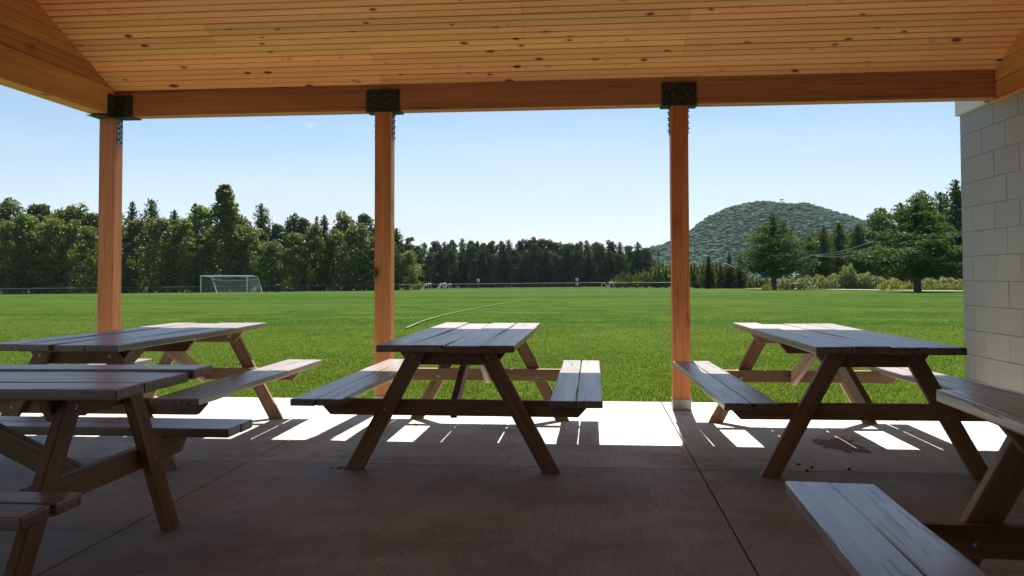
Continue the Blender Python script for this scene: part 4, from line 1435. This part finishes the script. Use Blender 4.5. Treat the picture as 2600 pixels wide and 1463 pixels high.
# ------------------------------------------------------------------ signs, bin, wires
def sign(u, D, v0, v1, label, second=None):
    x, y = bearing(u, D)
    g = on_ground(x, y)
    t = thing('field_sign', label, 'sign', g, 0, 'white signs at the far fence')
    zt, zb = z_at(u, v0, D) - g.z, z_at(u, v1, D) - g.z
    link('sign_post', box_mesh('sign_post', zt, 0.07, 0.07, M_RAIL), None, t, MT(0, 0, zt / 2, ry=R(-90)))
    def panel(za, zb_, wd):
        h = za - zb_
        pn = link('sign_panel', box_mesh('sign_panel', wd, 0.03, h, M_SIGN, 0.004, 1), None, t, MT(0, -0.055, (za + zb_) / 2))
        link('sign_print', box_mesh('sign_print', wd * 0.45, 0.006, h * 0.45, M_SIGNINK), None, pn, MT(0, -0.018, 0))
    panel(zt, zb, 7.0 / 2221.4 * D)
    if second:
        panel(z_at(u, second[0], D) - g.z, z_at(u, second[1], D) - g.z, 6.0 / 2221.4 * D)
sign(1214.5, 186, 708, 715, 'small white square sign on a post, left one at the far fence')
sign(1465, 176, 706, 713, 'white square sign with a smaller panel beneath, right one at the far fence', (717.5, 725))

x, y = bearing(705, 168)
t = thing('trash_barrel', 'black upright bin at the fence right of the big goal', 'bin', on_ground(x, y))
hh = 1.35
link('barrel_body', cyl_mesh('barrel_body', 0.48, hh, 16, M_DARKBIN, 0.52), None, t, MT(0, 0, hh / 2))
link('lid', cyl_mesh('lid', 0.55, 0.16, 16, M_DARKBIN, 0.30), None, t, MT(0, 0, hh + 0.08))
x, y = bearing(738, 168)
t = thing('storage_box', 'dark blue storage box against the fence right of the black bin', 'box', on_ground(x, y))
link('box_body', box_mesh('box_body', 1.3, 0.7, 0.62, M_BLUE, 0.03, 2), None, t, MT(0, 0, 0.31))
link('lid', box_mesh('lid', 1.36, 0.76, 0.10, M_BLUE, 0.03, 2), None, t, MT(0, 0, 0.67))

def wire_span(label, uvd):
    pts = [Vector((bearing(u, D)[0], D, z_at(u, v, D))) for u, v, D in uvd]
    path = []
    for a, b in zip(pts[:-1], pts[1:]):
        for k in range(12):
            q = k / 12
            p = a.lerp(b, q)
            p.z -= 0.5 * 4 * q * (1 - q)
            path.append(tuple(p - pts[0]))
    path.append(tuple(pts[-1] - pts[0]))
    v, f = tubes([path], 0.017, 4)
    o = link('power_line', np_mesh('power_line', v, np.array(f), [M_WIRE], smooth=True), None, None, Matrix.Translation(pts[0]))
    tag(o, label, 'wire', 'power lines in front of the right wood')
wire_span('topmost of three pale power lines fanning out before the right pines', [(1976, 660, 162), (2060, 647, 155), (2217, 612, 132), (2310, 592, 120)])
wire_span('middle of three pale power lines fanning out before the right pines', [(1976, 662, 162), (2060, 648, 155), (2230, 623, 132), (2310, 607, 120)])
wire_span('lowest of three pale power lines fanning out before the right pines', [(1976, 664, 162), (2060, 649, 155), (2219, 637, 132), (2310, 626, 120)])
wire_span('pale power lines low behind the lone pine, left of it', [(1845, 670, 172), (1900, 672.5, 168), (1976, 661, 162)])
x, y = bearing(1976, 162)
g = on_ground(x, y)
t = thing('utility_pole', 'thin pale utility pole partly hidden behind the lone pine', 'pole', g)
ph = z_at(1976, 655, 162) - g.z
link('pole_shaft', cyl_mesh('pole_shaft', 0.13, ph, 8, M_BIRCHBARK, 0.10), None, t, MT(0, 0, ph / 2))
link('cross_arm', box_mesh('cross_arm', 1.8, 0.1, 0.12, M_BARK), None, t, MT(0, -0.1, ph - 0.25))

# ------------------------------------------------------------------ haze
hz_t = NT('haze_air')
hz_t.n.remove(hz_t.bsdf)
pv = hz_t.new('VolumePrincipled')
pv.inputs['Color'].default_value = (0.70, 0.85, 1.0, 1)
pv.inputs['Density'].default_value = 0.00004
pv.inputs['Anisotropy'].default_value = 0.2
hz_t.l.new(pv.outputs[0], hz_t.out.inputs['Volume'])
ho = link('haze', box_mesh('haze', 3400, 2800, 160, hz_t.mat), None, None, MT(0, 1250, 160 / 2 - 8))
tag(ho, 'thin pale summer haze over the field and hill', 'haze', kind='stuff')
